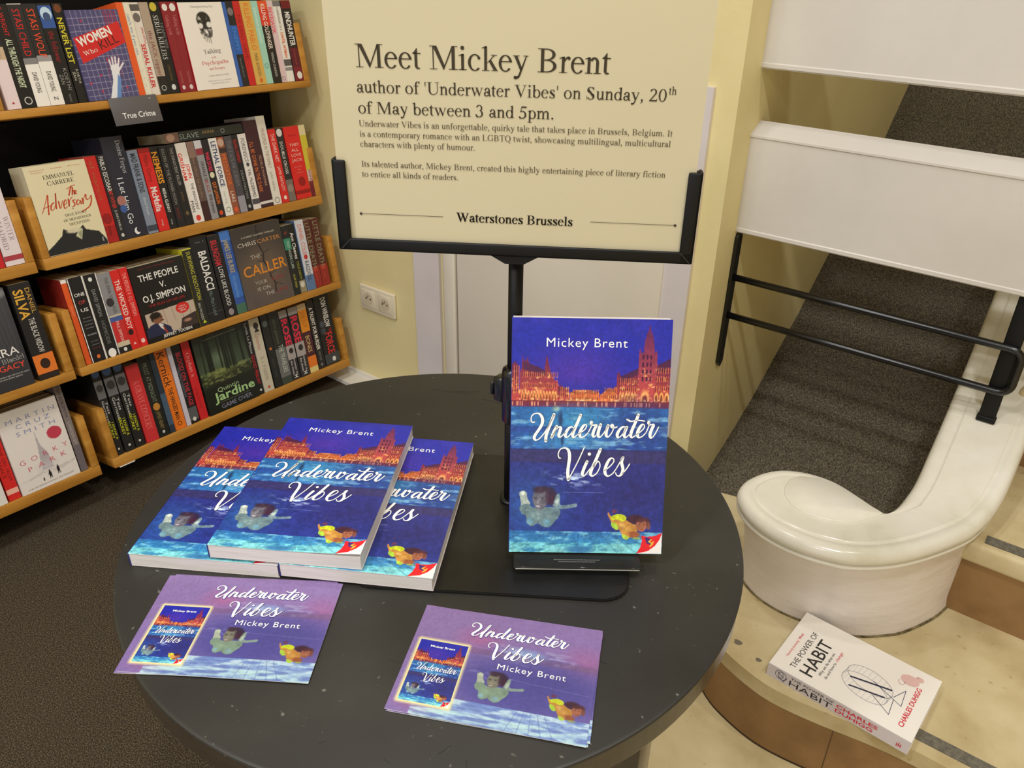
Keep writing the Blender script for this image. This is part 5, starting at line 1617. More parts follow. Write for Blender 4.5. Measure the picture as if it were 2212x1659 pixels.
    (2, -0.8862, -0.8472, 0.216, (226, 212, 214), 'pale pink paperback with grey serif title beside the shelf divider', [('t', 'WINTER', 0.52, 0.76, (150, 130, 134), 0.26, 0.74, 0, 'serif'), ('t', 'MADRID', 0.56, 0.84, (150, 130, 134), 0.26, 0.32, 0, 'serif'), ('b', 0.9, 0.95, (170, 60, 70))], 's', None),
    (3, -0.7887, -0.7754, 0.205, (226, 90, 36), 'orange paperback with a dark red side at the left end of the third shelf', [('b', 0, 0.04, (236, 230, 222)), ('t', 'ADAM', 0.3, 0.42, (244, 150, 100), 0.4, 0.5, 0.0, 'sans')], 's', None),
    (3, -0.7754, -0.74, 0.205, (24, 22, 24), 'black paperback with white edges and white stacked lettering', [('h', 'ONE', 0.22, 0.18, 0.85, (240, 236, 228), 0.0085, 0.005, 'sans'), ('h', 'OF', 0.31, 0.3, 0.75, (206, 70, 70), 0.0085, 0.005, 'sans'), ('h', 'US', 0.4, 0.3, 0.8, (240, 236, 228), 0.0085, 0.005, 'sans'), ('h', 'the story', 0.48, 0.25, 0.8, (150, 150, 150), 0.0034, 0.0, 'sans'), ('h', 'of a massacre', 0.52, 0.2, 0.85, (150, 150, 150), 0.0034, 0.0, 'sans'), ('h', 'and its', 0.56, 0.25, 0.8, (150, 150, 150), 0.0034, 0.0, 'sans'), ('h', 'aftermath', 0.6, 0.25, 0.8, (150, 150, 150), 0.0034, 0.0, 'sans'), ('h', 'ASNE SEIERSTAD', 0.68, 0.2, 0.85, (190, 190, 190), 0.0034, 0.0, 'sans'), ('h', 'the most', 0.76, 0.3, 0.8, (140, 140, 140), 0.003, 0.0, 'sans'), ('h', 'powerful', 0.8, 0.3, 0.8, (140, 140, 140), 0.003, 0.0, 'sans'), ('h', 'account', 0.84, 0.3, 0.8, (150, 60, 60), 0.003, 0.0, 'sans'), ('disc', 0.5, 0.94, 0.12, (220, 110, 50)), ('edge', (236, 232, 226))], 's', None),
    (3, -0.7391, -0.7063, 0.203, (28, 28, 30), 'black paperback with white edges and a white dot at its foot', [('t', 'DAVID SIMON', 0.18, 0.5, (150, 150, 150), 0.28, 0.5, 0.0, 'sans'), ('t', 'HOMICIDE', 0.56, 0.84, (120, 120, 120), 0.28, 0.5, 0.0, 'sans'), ('disc', 0.5, 0.955, 0.3, (240, 236, 230)), ('disc', 0.5, 0.06, 0.14, (226, 226, 222)), ('edge', (236, 232, 226))], 's', None),
    (3, -0.7063, -0.6751, 0.198, (140, 138, 140), 'grey paperback with a blue, cream and red lower half', [('t', 'THE SERIAL KILLER FILES', 0.06, 0.5, (60, 56, 58), 0.26, 0.6, 0.0, 'sans'), ('disc', 0.4, 0.36, 0.3, (50, 48, 50)), ('b', 0.52, 0.92, (206, 190, 160)), ('b', 0.54, 0.66, (70, 90, 150)), ('b', 0.6, 0.86, (200, 44, 44)), ('t', 'PAUL SIMPSON', 0.6, 0.86, (240, 200, 190), 0.26, 0.5, 0.0, 'sans'), ('b', 0.92, 1, (30, 28, 30)), ('disc', 0.5, 0.96, 0.14, (220, 220, 216))], 's', None),
    (3, -0.6751, -0.6529, 0.198, (214, 36, 32), 'red paperback with a white title and a small black figure on its spine', [('t', 'THE WICKED BOY', 0.12, 0.74, (246, 226, 216), 0.56, 0.5, 0.01, 'sans'), ('disc', 0.4, 0.78, 0.3, (40, 20, 20)), ('tri', 0.5, 0.93, 0.2, (240, 200, 190))], 's', None),
    (3, -0.6518, -0.6315, 0.198, (220, 38, 36), 'red paperback standing left of the black face-out cover with a photograph', [('t', 'THE PEOPLE V. O.J. SIMPSON', 0.06, 0.6, (246, 170, 160), 0.5, 0.5, 0.0, 'sans'), ('disc', 0.5, 0.93, 0.26, (246, 200, 190))], 's', None),
    (3, -0.6308, -0.4862, 0.193, (28, 24, 24), 'black face-out paperback with white title over a photograph of a man in a suit', [], 'f', 'court'),
    (3, -0.4828, -0.4566, 0.205, (40, 40, 36), 'black and yellow paperback with a yellow spine title', [('b', 0, 0.015, (206, 200, 50)), ('t', 'SURVIVING EXECUTION', 0.04, 0.66, (206, 200, 60), 0.44, 0.6, 0.0, 'sans'), ('t', 'IAN WOODS', 0.7, 0.92, (206, 206, 190), 0.3, 0.4, 0.0, 'sans'), ('tri', 0.5, 0.95, 0.24, (200, 206, 50))], 's', 'yellowedge'),
    (3, -0.4563, -0.4087, 0.228, (26, 26, 30), 'thick black paperback with big white name on its spine', [('h', 'no 1', 0.07, 0.3, 0.8, (150, 150, 150), 0.004, 0.0, 'sans'), ('t', 'BALDACCI', 0.17, 0.62, (236, 232, 226), 0.48, 0.58, 0.02, 'sans'), ('t', "No Man's Land", 0.64, 0.92, (120, 140, 130), 0.26, 0.5, 0.0, 'sans'), ('b', 0.88, 0.885, (90, 90, 90))], 's', None),
    (3, -0.4058, -0.3687, 0.222, (26, 24, 28), 'black paperback with a red name and white title on its spine', [('t', 'BILLINGHAM', 0.06, 0.36, (210, 50, 60), 0.54, 0.45, 0.01, 'sans'), ('t', 'LOVE LIKE BLOOD', 0.38, 0.86, (214, 210, 206), 0.36, 0.5, 0.01, 'sans'), ('disc', 0.5, 0.94, 0.22, (150, 140, 140))], 's', None),
    (3, -0.3689, -0.3379, 0.226, (50, 86, 160), 'bright blue paperback with gold spine lettering', [('b', 0, 0.12, (70, 120, 196)), ('t', 'JAMES LEE BURKE', 0.1, 0.5, (196, 176, 120), 0.5, 0.5, 0.01, 'sans'), ('b', 0.5, 0.8, (60, 110, 190)), ('t', 'the jealous kind', 0.54, 0.8, (110, 160, 220), 0.4, 0.5, 0.0, 'sans'), ('b', 0.88, 1, (70, 110, 90))], 's', None),
    (3, -0.3379, -0.1782, 0.224, (84, 74, 66), 'large brown-grey face-out paperback with orange title and a bare twig', [], 'f', 'twig'),
    (3, -0.1766, -0.1533, 0.2, (30, 34, 34), 'black and green paperback right of the twig cover', [('b', 0.18, 0.34, (60, 140, 110)), ('t', 'MARY HIGGINS CLARK', 0.22, 0.62, (190, 206, 190), 0.4, 0.6, 0.0, 'sans'), ('t', 'ALL BY MYSELF', 0.7, 0.9, (206, 196, 60), 0.3, 0.5, 0.0, 'sans'), ('disc', 0.5, 0.1, 0.2, (120, 40, 40))], 's', None),
    (3, -0.1531, -0.1292, 0.2, (26, 28, 26), 'black paperback with white rounded lettering', [('t', 'Ann Cleeves', 0.12, 0.5, (236, 232, 226), 0.54, 0.5, 0.01, 'sans'), ('t', 'COLD EARTH', 0.54, 0.8, (170, 176, 60), 0.36, 0.5, 0.0, 'sans'), ('b', 0.82, 1, (150, 140, 110)), ('disc', 0.5, 0.88, 0.34, (214, 206, 190))], 's', None),
    (3, -0.1275, -0.0979, 0.206, (206, 206, 212), 'white and blue paperback with a red and black spine title', [('b', 0.78, 1, (90, 120, 160)), ('t', 'DANIEL COLE', 0.06, 0.48, (220, 110, 96), 0.5, 0.5, 0.0, 'sans'), ('disc', 0.5, 0.52, 0.22, (190, 40, 40)), ('t', 'RAGDOLL', 0.58, 0.86, (60, 60, 70), 0.5, 0.5, 0.0, 'sans')], 's', 'blueedge'),
    (3, -0.0979, -0.0706, 0.2, (88, 40, 34), 'brown-red paperback with grey-green lettering, left one of the pair at the shelf end', [('b', 0.68, 1, (150, 40, 34)), ('t', 'LITTLE DEATH', 0.04, 0.7, (140, 140, 110), 0.58, 0.5, 0.0, 'sans'), ('t', 'S', 0.7, 0.76, (226, 90, 60), 0.5, 0.5, 0.0, 'sans'), ('t', 'emma flint', 0.78, 0.9, (206, 80, 60), 0.3, 0.5, 0.0, 'sans')], 's', None),
    (3, -0.0694, -0.0399, 0.2, (88, 40, 34), 'brown-red paperback with grey-green lettering, right one of the pair at the shelf end', [('b', 0.68, 1, (150, 40, 34)), ('t', 'LITTLE DEATH', 0.04, 0.7, (140, 140, 110), 0.58, 0.5, 0.0, 'sans'), ('t', 'S', 0.7, 0.76, (226, 90, 60), 0.5, 0.5, 0.0, 'sans'), ('t', 'emma flint', 0.78, 0.9, (206, 80, 60), 0.3, 0.5, 0.0, 'sans')], 's', None),
    (3, -1.0411, -0.9069, 0.222, (56, 56, 62), 'dark grey face-out paperback with white and red lettering at the left edge', [], 'f', 'legacy'),
    (3, -0.8969, -0.8518, 0.222, (30, 28, 30), 'black paperback with gold name and a glowing archway on its spine', [('t', 'SILVA', 0.06, 0.36, (226, 170, 60), 0.46, 0.36, 0.02, 'sans'), ('t', 'DANIEL', 0.06, 0.32, (206, 160, 70), 0.22, 0.8, 0.0, 'sans'), ('t', 'THE BLACK WIDOW', 0.36, 0.72, (226, 222, 214), 0.3, 0.55, 0.0, 'sans'), ('b', 0.74, 0.94, (226, 120, 44)), ('disc', 0.5, 0.84, 0.24, (50, 30, 24)), ('b', 0.94, 1, (40, 30, 28))], 's', None),
    (4, -0.7717, -0.7505, 0.232, (34, 32, 32), 'black paperback with white and yellow spine lettering, leftmost of three alike on the bottom shelf', [('disc', 0.5, 0.06, 0.42, (70, 100, 150)), ('b', 0.14, 0.34, (110, 108, 108)), ('disc', 0.5, 0.22, 0.4, (60, 58, 58)), ('t', 'Tess', 0.38, 0.52, (214, 212, 206), 0.3, 0.72, 0.0, 'sans'), ('t', 'Gerritsen', 0.36, 0.62, (214, 212, 206), 0.3, 0.36, 0.0, 'sans'), ('t', 'I KNOW A', 0.62, 0.82, (206, 206, 40), 0.28, 0.72, 0.01, 'sans'), ('t', 'SECRET', 0.6, 0.8, (206, 206, 40), 0.28, 0.34, 0.01, 'sans'), ('disc', 0.5, 0.93, 0.12, (210, 206, 200))], 's', None),
    (4, -0.7468, -0.7207, 0.232, (34, 32, 32), 'black paperback with white and yellow spine lettering, middle of three alike on the bottom shelf', [('disc', 0.5, 0.06, 0.42, (70, 100, 150)), ('b', 0.14, 0.34, (110, 108, 108)), ('disc', 0.5, 0.22, 0.4, (60, 58, 58)), ('t', 'Tess', 0.38, 0.52, (214, 212, 206), 0.3, 0.72, 0.0, 'sans'), ('t', 'Gerritsen', 0.36, 0.62, (214, 212, 206), 0.3, 0.36, 0.0, 'sans'), ('t', 'I KNOW A', 0.62, 0.82, (206, 206, 40), 0.28, 0.72, 0.01, 'sans'), ('t', 'SECRET', 0.6, 0.8, (206, 206, 40), 0.28, 0.34, 0.01, 'sans'), ('disc', 0.5, 0.93, 0.12, (210, 206, 200))], 's', None),
    (4, -0.7182, -0.6929, 0.232, (34, 32, 32), 'black paperback with white and yellow spine lettering, third of three alike, beside the red one', [('disc', 0.5, 0.06, 0.42, (70, 100, 150)), ('b', 0.14, 0.34, (110, 108, 108)), ('disc', 0.5, 0.22, 0.4, (60, 58, 58)), ('t', 'Tess', 0.38, 0.52, (214, 212, 206), 0.3, 0.72, 0.0, 'sans'), ('t', 'Gerritsen', 0.36, 0.62, (214, 212, 206), 0.3, 0.36, 0.0, 'sans'), ('t', 'I KNOW A', 0.62, 0.82, (206, 206, 40), 0.28, 0.72, 0.01, 'sans'), ('t', 'SECRET', 0.6, 0.8, (206, 206, 40), 0.28, 0.34, 0.01, 'sans'), ('disc', 0.5, 0.93, 0.12, (210, 206, 200))], 's', None),
    (4, -0.6893, -0.6554, 0.212, (206, 50, 52), 'red paperback with embossed pale red title on the bottom shelf', [('t', 'A GRAVE CONCERN', 0.2, 0.84, (236, 130, 126), 0.46, 0.5, 0, 'serif')], 's', None),
    (4, -0.6554, -0.6241, 0.222, (28, 28, 26), 'black paperback with grey-green title and a small gold shape', [('t', 'FROST AT MIDNIGHT', 0.08, 0.56, (120, 130, 110), 0.4, 0.5, 0.0, 'sans'), ('disc', 0.5, 0.62, 0.3, (190, 130, 50)), ('t', 'JAMES HENRY', 0.68, 0.9, (150, 130, 80), 0.36, 0.5, 0.0, 'sans'), ('disc', 0.5, 0.94, 0.12, (200, 200, 190))], 's', None),
    (4, -0.6228, -0.6072, 0.222, (44, 54, 66), 'slate blue paperback squeezed left of the orange one', [('b', 0.5, 0.9, (70, 90, 110))], 's', None),
    (4, -0.6064, -0.5741, 0.226, (234, 120, 30), 'orange paperback with black spine title', [('t', 'Kernick', 0.04, 0.46, (30, 24, 20), 0.7, 0.5, 0.0, 'sans'), ('t', 'THE HANGED MAN', 0.48, 0.88, (40, 30, 20), 0.4, 0.5, 0.01, 'sans'), ('ring', 0.5, 0.93, 0.2, (60, 40, 20))], 's', None),
    (4, -0.5726, -0.5607, 0.226, (206, 200, 210), 'pale lilac paperback between the orange and the black ones', [], 's', None),
    (4, -0.5607, -0.5344, 0.228, (30, 28, 32), 'black paperback with red title and white flecks at its foot', [('t', 'BLOOD ON THE PAGE', 0.12, 0.78, (200, 50, 60), 0.5, 0.62, 0.01, 'sans'), ('t', 'THOMAS HARDING', 0.28, 0.66, (110, 120, 130), 0.26, 0.22, 0.0, 'sans'), ('b', 0.8, 0.96, (90, 90, 92)), ('disc', 0.5, 0.95, 0.2, (220, 216, 210))], 's', None),
    (4, -0.531, -0.5067, 0.228, (206, 36, 40), 'red paperback with thin pale title left of the dark green cover', [('t', 'Orphan X', 0.16, 0.46, (240, 170, 160), 0.44, 0.5, 0, 'serif'), ('t', 'gregg hurwitz', 0.6, 0.86, (170, 24, 30), 0.36, 0.5, 0.0, 'sans')], 's', None),
    (4, -0.5025, -0.3412, 0.221, (34, 42, 30), 'dark green face-out paperback of a lit wood with bold pale green name', [], 'f', 'wood'),
    (4, -0.3395, -0.3211, 0.224, (32, 30, 32), 'black paperback with white name and red title right of the dark green cover', [('t', 'Lynda La Plante', 0.04, 0.44, (206, 210, 206), 0.5, 0.5, 0.0, 'sans'), ('t', 'GOOD FRIDAY', 0.46, 0.86, (206, 44, 48), 0.6, 0.5, 0.01, 'sans'), ('disc', 0.5, 0.94, 0.2, (210, 206, 200))], 's', None),
    (4, -0.32, -0.2868, 0.222, (206, 196, 172), 'cream paperback with a black bird at the head of its spine', [('disc', 0.6, 0.1, 0.26, (50, 46, 40)), ('tri', 0.6, 0.16, 0.3, (50, 46, 40)), ('t', 'Conspiracy', 0.2, 0.42, (190, 120, 100), 0.4, 0.5, 0.0, 'sans'), ('t', 'S. J. PARRIS', 0.52, 0.84, (160, 150, 130), 0.34, 0.5, 0, 'serif'), ('disc', 0.5, 0.94, 0.12, (190, 90, 70))], 's', None),
    (4, -0.282, -0.2577, 0.222, (34, 36, 34), 'black paperback with a small orange dot on its spine', [('disc', 0.5, 0.12, 0.34, (90, 100, 100)), ('disc', 0.5, 0.46, 0.16, (226, 120, 50)), ('t', 'author name', 0.6, 0.86, (80, 84, 80), 0.3, 0.5, 0.0, 'sans')], 's', None),
    (4, -0.256, -0.2199, 0.222, (60, 62, 60), 'grey and black paperback with pale upright title', [('b', 0, 0.5, (40, 42, 38)), ('t', 'chris pavone', 0.1, 0.44, (100, 110, 80), 0.3, 0.5, 0.0, 'sans'), ('b', 0.5, 1, (110, 110, 108)), ('t', 'THE TRAVELERS', 0.46, 0.84, (200, 206, 190), 0.46, 0.6, 0.0, 'sans'), ('b', 0.9, 1, (60, 70, 60))], 's', None),
    (4, -0.2182, -0.1886, 0.216, (48, 44, 46), 'black paperback with huge crimson name above an eye, left one of two alike', [('b', 0, 0.1, (160, 152, 146)), ('t', 'ROSE', 0.12, 0.5, (226, 44, 74), 0.72, 0.5, 0.03, 'sans'), ('b', 0.5, 0.7, (170, 160, 156)), ('disc', 0.55, 0.58, 0.26, (50, 44, 44)), ('t', 'monster in', 0.7, 0.92, (230, 226, 222), 0.26, 0.7, 0.0, 'sans'), ('t', 'the closet', 0.72, 0.92, (230, 226, 222), 0.26, 0.32, 0.0, 'sans'), ('t', 'H', 0.93, 0.97, (240, 236, 230), 0.4, 0.5, 0.03, 'sans')], 's', None),
    (4, -0.1867, -0.1533, 0.216, (48, 44, 46), 'black paperback with huge crimson name above an eye, right one of two alike', [('b', 0, 0.1, (160, 152, 146)), ('t', 'ROSE', 0.12, 0.5, (226, 44, 74), 0.72, 0.5, 0.03, 'sans'), ('b', 0.5, 0.7, (170, 160, 156)), ('disc', 0.55, 0.58, 0.26, (50, 44, 44)), ('t', 'monster in', 0.7, 0.92, (230, 226, 222), 0.26, 0.7, 0.0, 'sans'), ('t', 'the closet', 0.72, 0.92, (230, 226, 222), 0.26, 0.32, 0.0, 'sans'), ('t', 'H', 0.93, 0.97, (240, 236, 230), 0.4, 0.5, 0.03, 'sans')], 's', None),
    (4, -0.1509, -0.119, 0.216, (226, 140, 36), 'orange and plum paperback with dark lettering', [('b', 0, 0.08, (214, 190, 150)), ('t', 'JOE TOP', 0.1, 0.34, (190, 110, 20), 0.5, 0.5, 0.0, 'sans'), ('b', 0.4, 0.76, (74, 30, 44)), ('t', 'BONES', 0.46, 0.7, (226, 190, 120), 0.5, 0.5, 0.0, 'sans'), ('b', 0.76, 0.92, (230, 120, 36)), ('b', 0.92, 1, (226, 206, 130))], 's', None),
    (4, -0.1165, -0.0898, 0.218, (34, 28, 34), 'black paperback with cream spine title second from the right end of the bottom shelf', [('t', 'A TALENT FOR MURDER', 0.1, 0.72, (230, 224, 210), 0.5, 0.5, 0.02, 'sans'), ('t', 'ANDREW WILSON', 0.74, 0.88, (140, 140, 136), 0.3, 0.5, 0.0, 'sans'), ('disc', 0.5, 0.94, 0.16, (120, 120, 116))], 's', None),
    (4, -0.0874, -0.0303, 0.222, (26, 26, 28), 'thick black paperback with white name and red title, rightmost on the bottom shelf', [('t', 'DON WINSLOW', 0.04, 0.46, (230, 226, 220), 0.34, 0.62, 0.02, 'sans'), ('t', 'THE', 0.48, 0.54, (190, 40, 44), 0.2, 0.72, 0.0, 'sans'), ('t', 'FORCE', 0.54, 0.84, (216, 44, 48), 0.48, 0.55, 0.02, 'sans'), ('b', 0.84, 0.985, (60, 64, 68)), ('disc', 0.6, 0.93, 0.12, (220, 220, 216)), ('disc', 0.25, 0.4, 0.16, (70, 76, 84)), ('disc', 0.25, 0.5, 0.16, (60, 66, 74))], 's', None),
    (4, -1.0676, -1.0318, 0.216, (226, 220, 212), 'white paperback at the left edge of the photo on the bottom shelf', [('t', 'L.R.', 0.85, 0.93, (90, 90, 90), 0.4, 0.5, 0.0, 'sans')], 's', None),
    (4, -1.0277, -1.0014, 0.216, (214, 40, 36), 'red paperback with faint pale title left of the white winter cover', [('t', 'THE GIRL FROM', 0.4, 0.78, (120, 20, 20), 0.3, 0.7, 0.0, 'sans'), ('t', 'VENICE', 0.5, 0.74, (120, 20, 20), 0.3, 0.3, 0.0, 'sans'), ('b', 0.87, 0.93, (240, 180, 160))], 's', None),
    (4, -0.9989, -0.8649, 0.205, (226, 216, 208), 'white face-out paperback with spaced blue and red capitals and two small figures', [], 'f', 'winter'),
    (4, -0.8622, -0.8458, 0.232, (128, 116, 112), 'grey-brown paperback with black spine title right of the white winter cover', [('t', 'TOM ROB SMITH', 0.04, 0.38, (40, 36, 36), 0.46, 0.5, 0.0, 'sans'), ('t', 'LONDON SPY', 0.44, 0.7, (190, 180, 176), 0.4, 0.5, 0.0, 'sans'), ('b', 0.7, 1, (110, 100, 104))], 's', None),
]
# ------------------------------------------------------------------ bookcase with tilted trays
EPS, ALP = math.radians(2.1), math.radians(11.0)
MK = Matrix.Translation((-1.80, 1.49, 0)) @ Matrix.Rotation(-EPS, 4, 'X')
SHX = {1: (-.055, .906, .018), 2: (-.055, .579, .027), 3: (-.010, .326, .022), 4: (0., .060, .027)}
def tray_m(s):
    xo, z, _ = SHX[s]
    return MK @ Matrix.Translation((xo, 0, z)) @ Matrix.Rotation(-ALP, 4, 'Y')

def bookcase(label, rng, back):
    t = empty('bookcase', MK, label, 'bookcase', 'beech and black bookcase units')
    b = MB(); b.box((-.298, back[0], .02), (-.268, back[1], 2.30), BLACKB); b.build('back_panel', t)
    b = MB(); b.box((-.268, back[0] + .01, -.005 + .0), (-.10, back[1] - .01, .055), BLACKB); b.build('base', t)
    for s, (l, r) in rng.items():
        xo, z, zb = SHX[s]
        Ml = Matrix.Translation((xo, 0, z)) @ Matrix.Rotation(-ALP, 4, 'Y')
        b = MB()
        b.bbox((-.165, l, 0), (0, r, zb - .0008), WOOD, .0012, Ml)
        so = b.build('shelf_tray', t)
        for ya, yb in ((l, l + .0165), (r - .0175, r)):
            b = MB()
            b.bbox((-.165, ya, zb - .0006), (-.0002, yb, .161), WOOD, .0012, Ml)
            b.build('end_panel', so)
        for yy in (l + .06, r - .06):
            b = MB()
            b.box((-.27, yy - .012, z - .045), (xo - .15, yy + .012, z - .033), BLACKB)
            b.build('bracket', so)
    return t

bookcase('beech bookcase with four tilted trays of paperbacks, beside the socket wall', {1: (-.832, -.030), 2: (-.812, -.019), 3: (-.808, -.008), 4: (-.786, .0)}, (-.82, -.012))
bookcase('beech bookcase unit cut off by the left edge of the photo', {2: (-1.50, -.829), 3: (-1.50, -.821), 4: (-1.50, -.819)}, (-1.52, -.825))

FACE_ART = {}
def face_art(kind):
    w, h = 90, 138
    A = Art(w, h)
    if kind == 'grid':
        A = Art(150, 210, (78, 74, 116))
        for k in range(1, 11):
            A.line((k / 10.5, 0), (k / 10.5 + .03, 1), .008, (176, 166, 186), .8)
        for k in range(1, 14):
            A.line((0, k / 14 + .02), (1, k / 14), .008, (176, 166, 186), .8)
        for p in ((.25, .12), (.55, .55), (.12, .8), (.3, .9), (.8, .88), (.35, .72)):
            A.ell(p[0], p[1], .03, .02, (206, 40, 70), .8, .6)
        for k in range(5):
            A.line((.72 + k * .05, .02), (.72 + k * .05, .25), .022, (176, 34, 66), .7)
            A.line((.55 + k * .06, .52), (.52 + k * .06, .75), .015, (170, 40, 70), .6)
        A.poly([(.02, .30), (.96, .13), (1.0, .37), (.08, .58)], (206, 36, 40))
        A.poly([(.58, .62), (.74, .60), (.70, .80), (.62, .99), (.42, .99), (.56, .78)], (226, 226, 230))
        A.poly([(.68, .72), (.72, .76), (.64, .99), (.54, .99)], (90, 130, 190), .9)
        for k, (a, L) in enumerate(((-.06, .10), (-.01, .13), (.04, .13), (.09, .11), (.14, .06))):
            A.line((.64 + a * .8, .66), (.66 + a * 1.3, .66 - L), .032, (228, 226, 228))
        A.ell(.66, .66, .09, .05, (228, 226, 228))
    elif kind == 'skull':
        A = Art(w, h, (238, 230, 222))
        n = A.fbm(14, 16, 3)
        A.ell(.50, .20, .17, .10, (40, 36, 36), 1, .15)
        A.ell(.51, .30, .155, .06, (50, 46, 46), 1, .25)
        A.ell(.53, .36, .11, .05, (70, 66, 64), .9, .4)
        A.ell(.41, .265, .060, .038, (232, 226, 220), 1, .3)
        A.ell(.60, .255, .065, .040, (232, 226, 220), 1, .3)
        A.poly([(.36, .33), (.66, .32), (.62, .40), (.42, .41)], (74, 70, 68), .8)
        A.ell(.515, .325, .028, .026, (226, 220, 214), .9, .4)
        A.mix(np.clip((n - .55) * 6, 0, 1) * (A.v > .33) * (A.v < .45) * (abs(A.u - .52) < .17), (238, 230, 222))
        for k in range(4):
            A.line((.45 + k * .04, .40), (.45 + k * .04, .44 + .01 * k), .014, (80, 76, 74), .7)
        A.mix(np.clip((n - .60) * 6, 0, 1) * (A.v < .33), (238, 230, 222))
    elif kind == 'suit':
        A = Art(w, h, (226, 214, 176))
        A.poly([(0, 1.0), (0, .93), (.16, .86), (.28, .80), (.33, .725), (.45, .765), (.56, .765), (.66, .725), (.70, .78), (.90, .83), (1.0, .95), (1.0, 1.0)], (34, 36, 40))
        A.ell(.50, .765, .16, .035, (214, 204, 172), 1, .4)
        A.poly([(.34, .73), (.50, .80), (.50, .77)], (206, 198, 170))
        A.poly([(.60, .745), (.50, .83), (.58, .885), (.64, .77)], (196, 194, 160))
        A.poly([(.55, .80), (.58, .885), (.62, .78)], (150, 154, 120))
        A.ell(.93, .93, .012, .03, (150, 150, 150))
    elif kind == 'court':
        A = Art(110, 168, (26, 24, 24))
        A.poly([(.06, .62), (1.0, .60), (1.0, .96), (.06, .96)], (196, 176, 156))
        for k in range(4):
            A.line((.40 + k * .16, .62), (.42 + k * .16, .80), .012, (150, 120, 100), .7)
        A.poly([(.70, .80), (1.0, .76), (1.0, .96), (.62, .96)], (60, 48, 44))
        A.poly([(.0, 1.0), (.02, .83), (.10, .78), (.24, .755), (.36, .80), (.46, .86), (.48, .96), (.48, 1.0)], (38, 44, 74))
        A.poly([(.24, .755), (.33, .80), (.36, .90), (.28, .84)], (226, 220, 216))
        A.poly([(.31, .81), (.345, .83), (.40, .95), (.36, .96)], (150, 60, 44))
        A.ell(.26, .705, .105, .078, (140, 92, 66), 1, .15)
        A.ell(.235, .665, .115, .05, (34, 26, 24), 1, .25)
        A.ell(.165, .70, .03, .05, (34, 26, 24), .9, .5)
        A.ell(.33, .70, .018, .008, (40, 26, 22))
        A.ell(.34, .745, .03, .010, (90, 50, 40))
        A.ell(.80, .845, .10, .03, (176, 130, 104), 1, .5)
        A.ell(.76, .665, .13, .072, (214, 36, 32))
        A.grad(.93, 1.0, (24, 22, 22), (24, 22, 22))
    elif kind == 'twig':
        A = Art(110, 176, (92, 82, 74))
        n = A.fbm(5, 7, 8)
        A.grad(0, 1, (62, 56, 52), (98, 86, 80))
        A.ell(.5, .55, .6, .4, (128, 104, 80), .8, 1.0)
        A.mix(np.clip(n - .45, 0, 1) * .6, (60, 50, 46))
        P = [(.52, .02), (.50, .08), (.53, .16), (.49, .25), (.55, .36), (.52, .46), (.58, .56), (.60, .66), (.66, .76), (.64, .86)]
        for p, q in zip(P, P[1:]):
            A.line(p, q, .026, (40, 34, 32))
        for p, q in (((.52, .10), (.60, .07)), ((.50, .25), (.42, .20)), ((.55, .36), (.68, .33)), ((.52, .46), (.40, .44)), ((.60, .64), (.74, .60)), ((.66, .76), (.80, .80)), ((.55, .40), (.47, .38))):
            A.line(p, q, .014, (44, 38, 36))
    elif kind == 'legacy':
        A = Art(w, h, (58, 58, 64))
        A.grad(0, 1, (70, 70, 76), (48, 48, 54))
        A.ell(.45, .30, .28, .24, (120, 126, 150), .9, 1.0)
        A.ell(.5, .05, .6, .08, (210, 206, 200), .9, .5)
        for k in range(6):
            A.line((.55 + k * .07, .1), (.62 + k * .06, .7), .03, (84, 84, 90), .35)
    elif kind == 'wood':
        A = Art(110, 172, (34, 42, 30))
        A.grad(0, .5, (40, 50, 38), (70, 84, 62))
        A.grad(.5, 1, (46, 54, 34), (26, 30, 22))
        A.ell(.42, .32, .28, .16, (120, 138, 110), .8, 1.0)
        A.ell(.40, .50, .40, .08, (130, 140, 70), .8, 1.0)
        r = np.random.RandomState(3)
        for k in range(18):
            u = r.rand()
            A.line((u, 0), (u + .04 * (u - .4), .46 + .05 * r.rand()), .02 + .03 * r.rand(), (22, 28, 20), .85)
        n = A.fbm(14, 40, 6)
        A.mix((A.v > .46) * (A.v < .62) * np.clip((n - .5) * 5, 0, 1) * .7, (150, 156, 90))
        A.poly([(0, .66), (1, .60), (1, 1), (0, 1)], (26, 30, 24), .75)
    elif kind == 'winter':
        A = Art(w, h, (232, 222, 214))
        A.ell(.3, .05, .6, .10, (210, 204, 190), .8, 1.0)
        A.poly([(.43, .80), (.45, .62), (.475, .50), (.485, .38), (.49, .30), (.50, .38), (.52, .50), (.60, .62), (.62, .80)], (176, 168, 172), .9)
        A.ell(.52, .76, .22, .10, (206, 198, 198), .8, 1.0)
        A.line((0, .86), (1, .80), .008, (200, 192, 188))
        for u in (.30, .72, .85):
            A.line((u - .12, .85), (u + .12, .815), .03, (190, 182, 178), .5)
        for u, v, s in ((.52, .865, 1.0), (.67, .845, 1.0), (.40, .90, .4)):
            A.ell(u, v, .026 * s, .036 * s, (34, 32, 36))
            A.ell(u, v - .04 * s, .013 * s, .011 * s, (34, 32, 36))
            A.line((u - .01 * s, v + .02 * s), (u - .015 * s, v + .055 * s), .014 * s, (34, 32, 36))
            A.line((u + .01 * s, v + .02 * s), (u + .02 * s, v + .055 * s), .014 * s, (34, 32, 36))
        A.ell(.80, .415, .125, .075, (196, 64, 84))
    return A

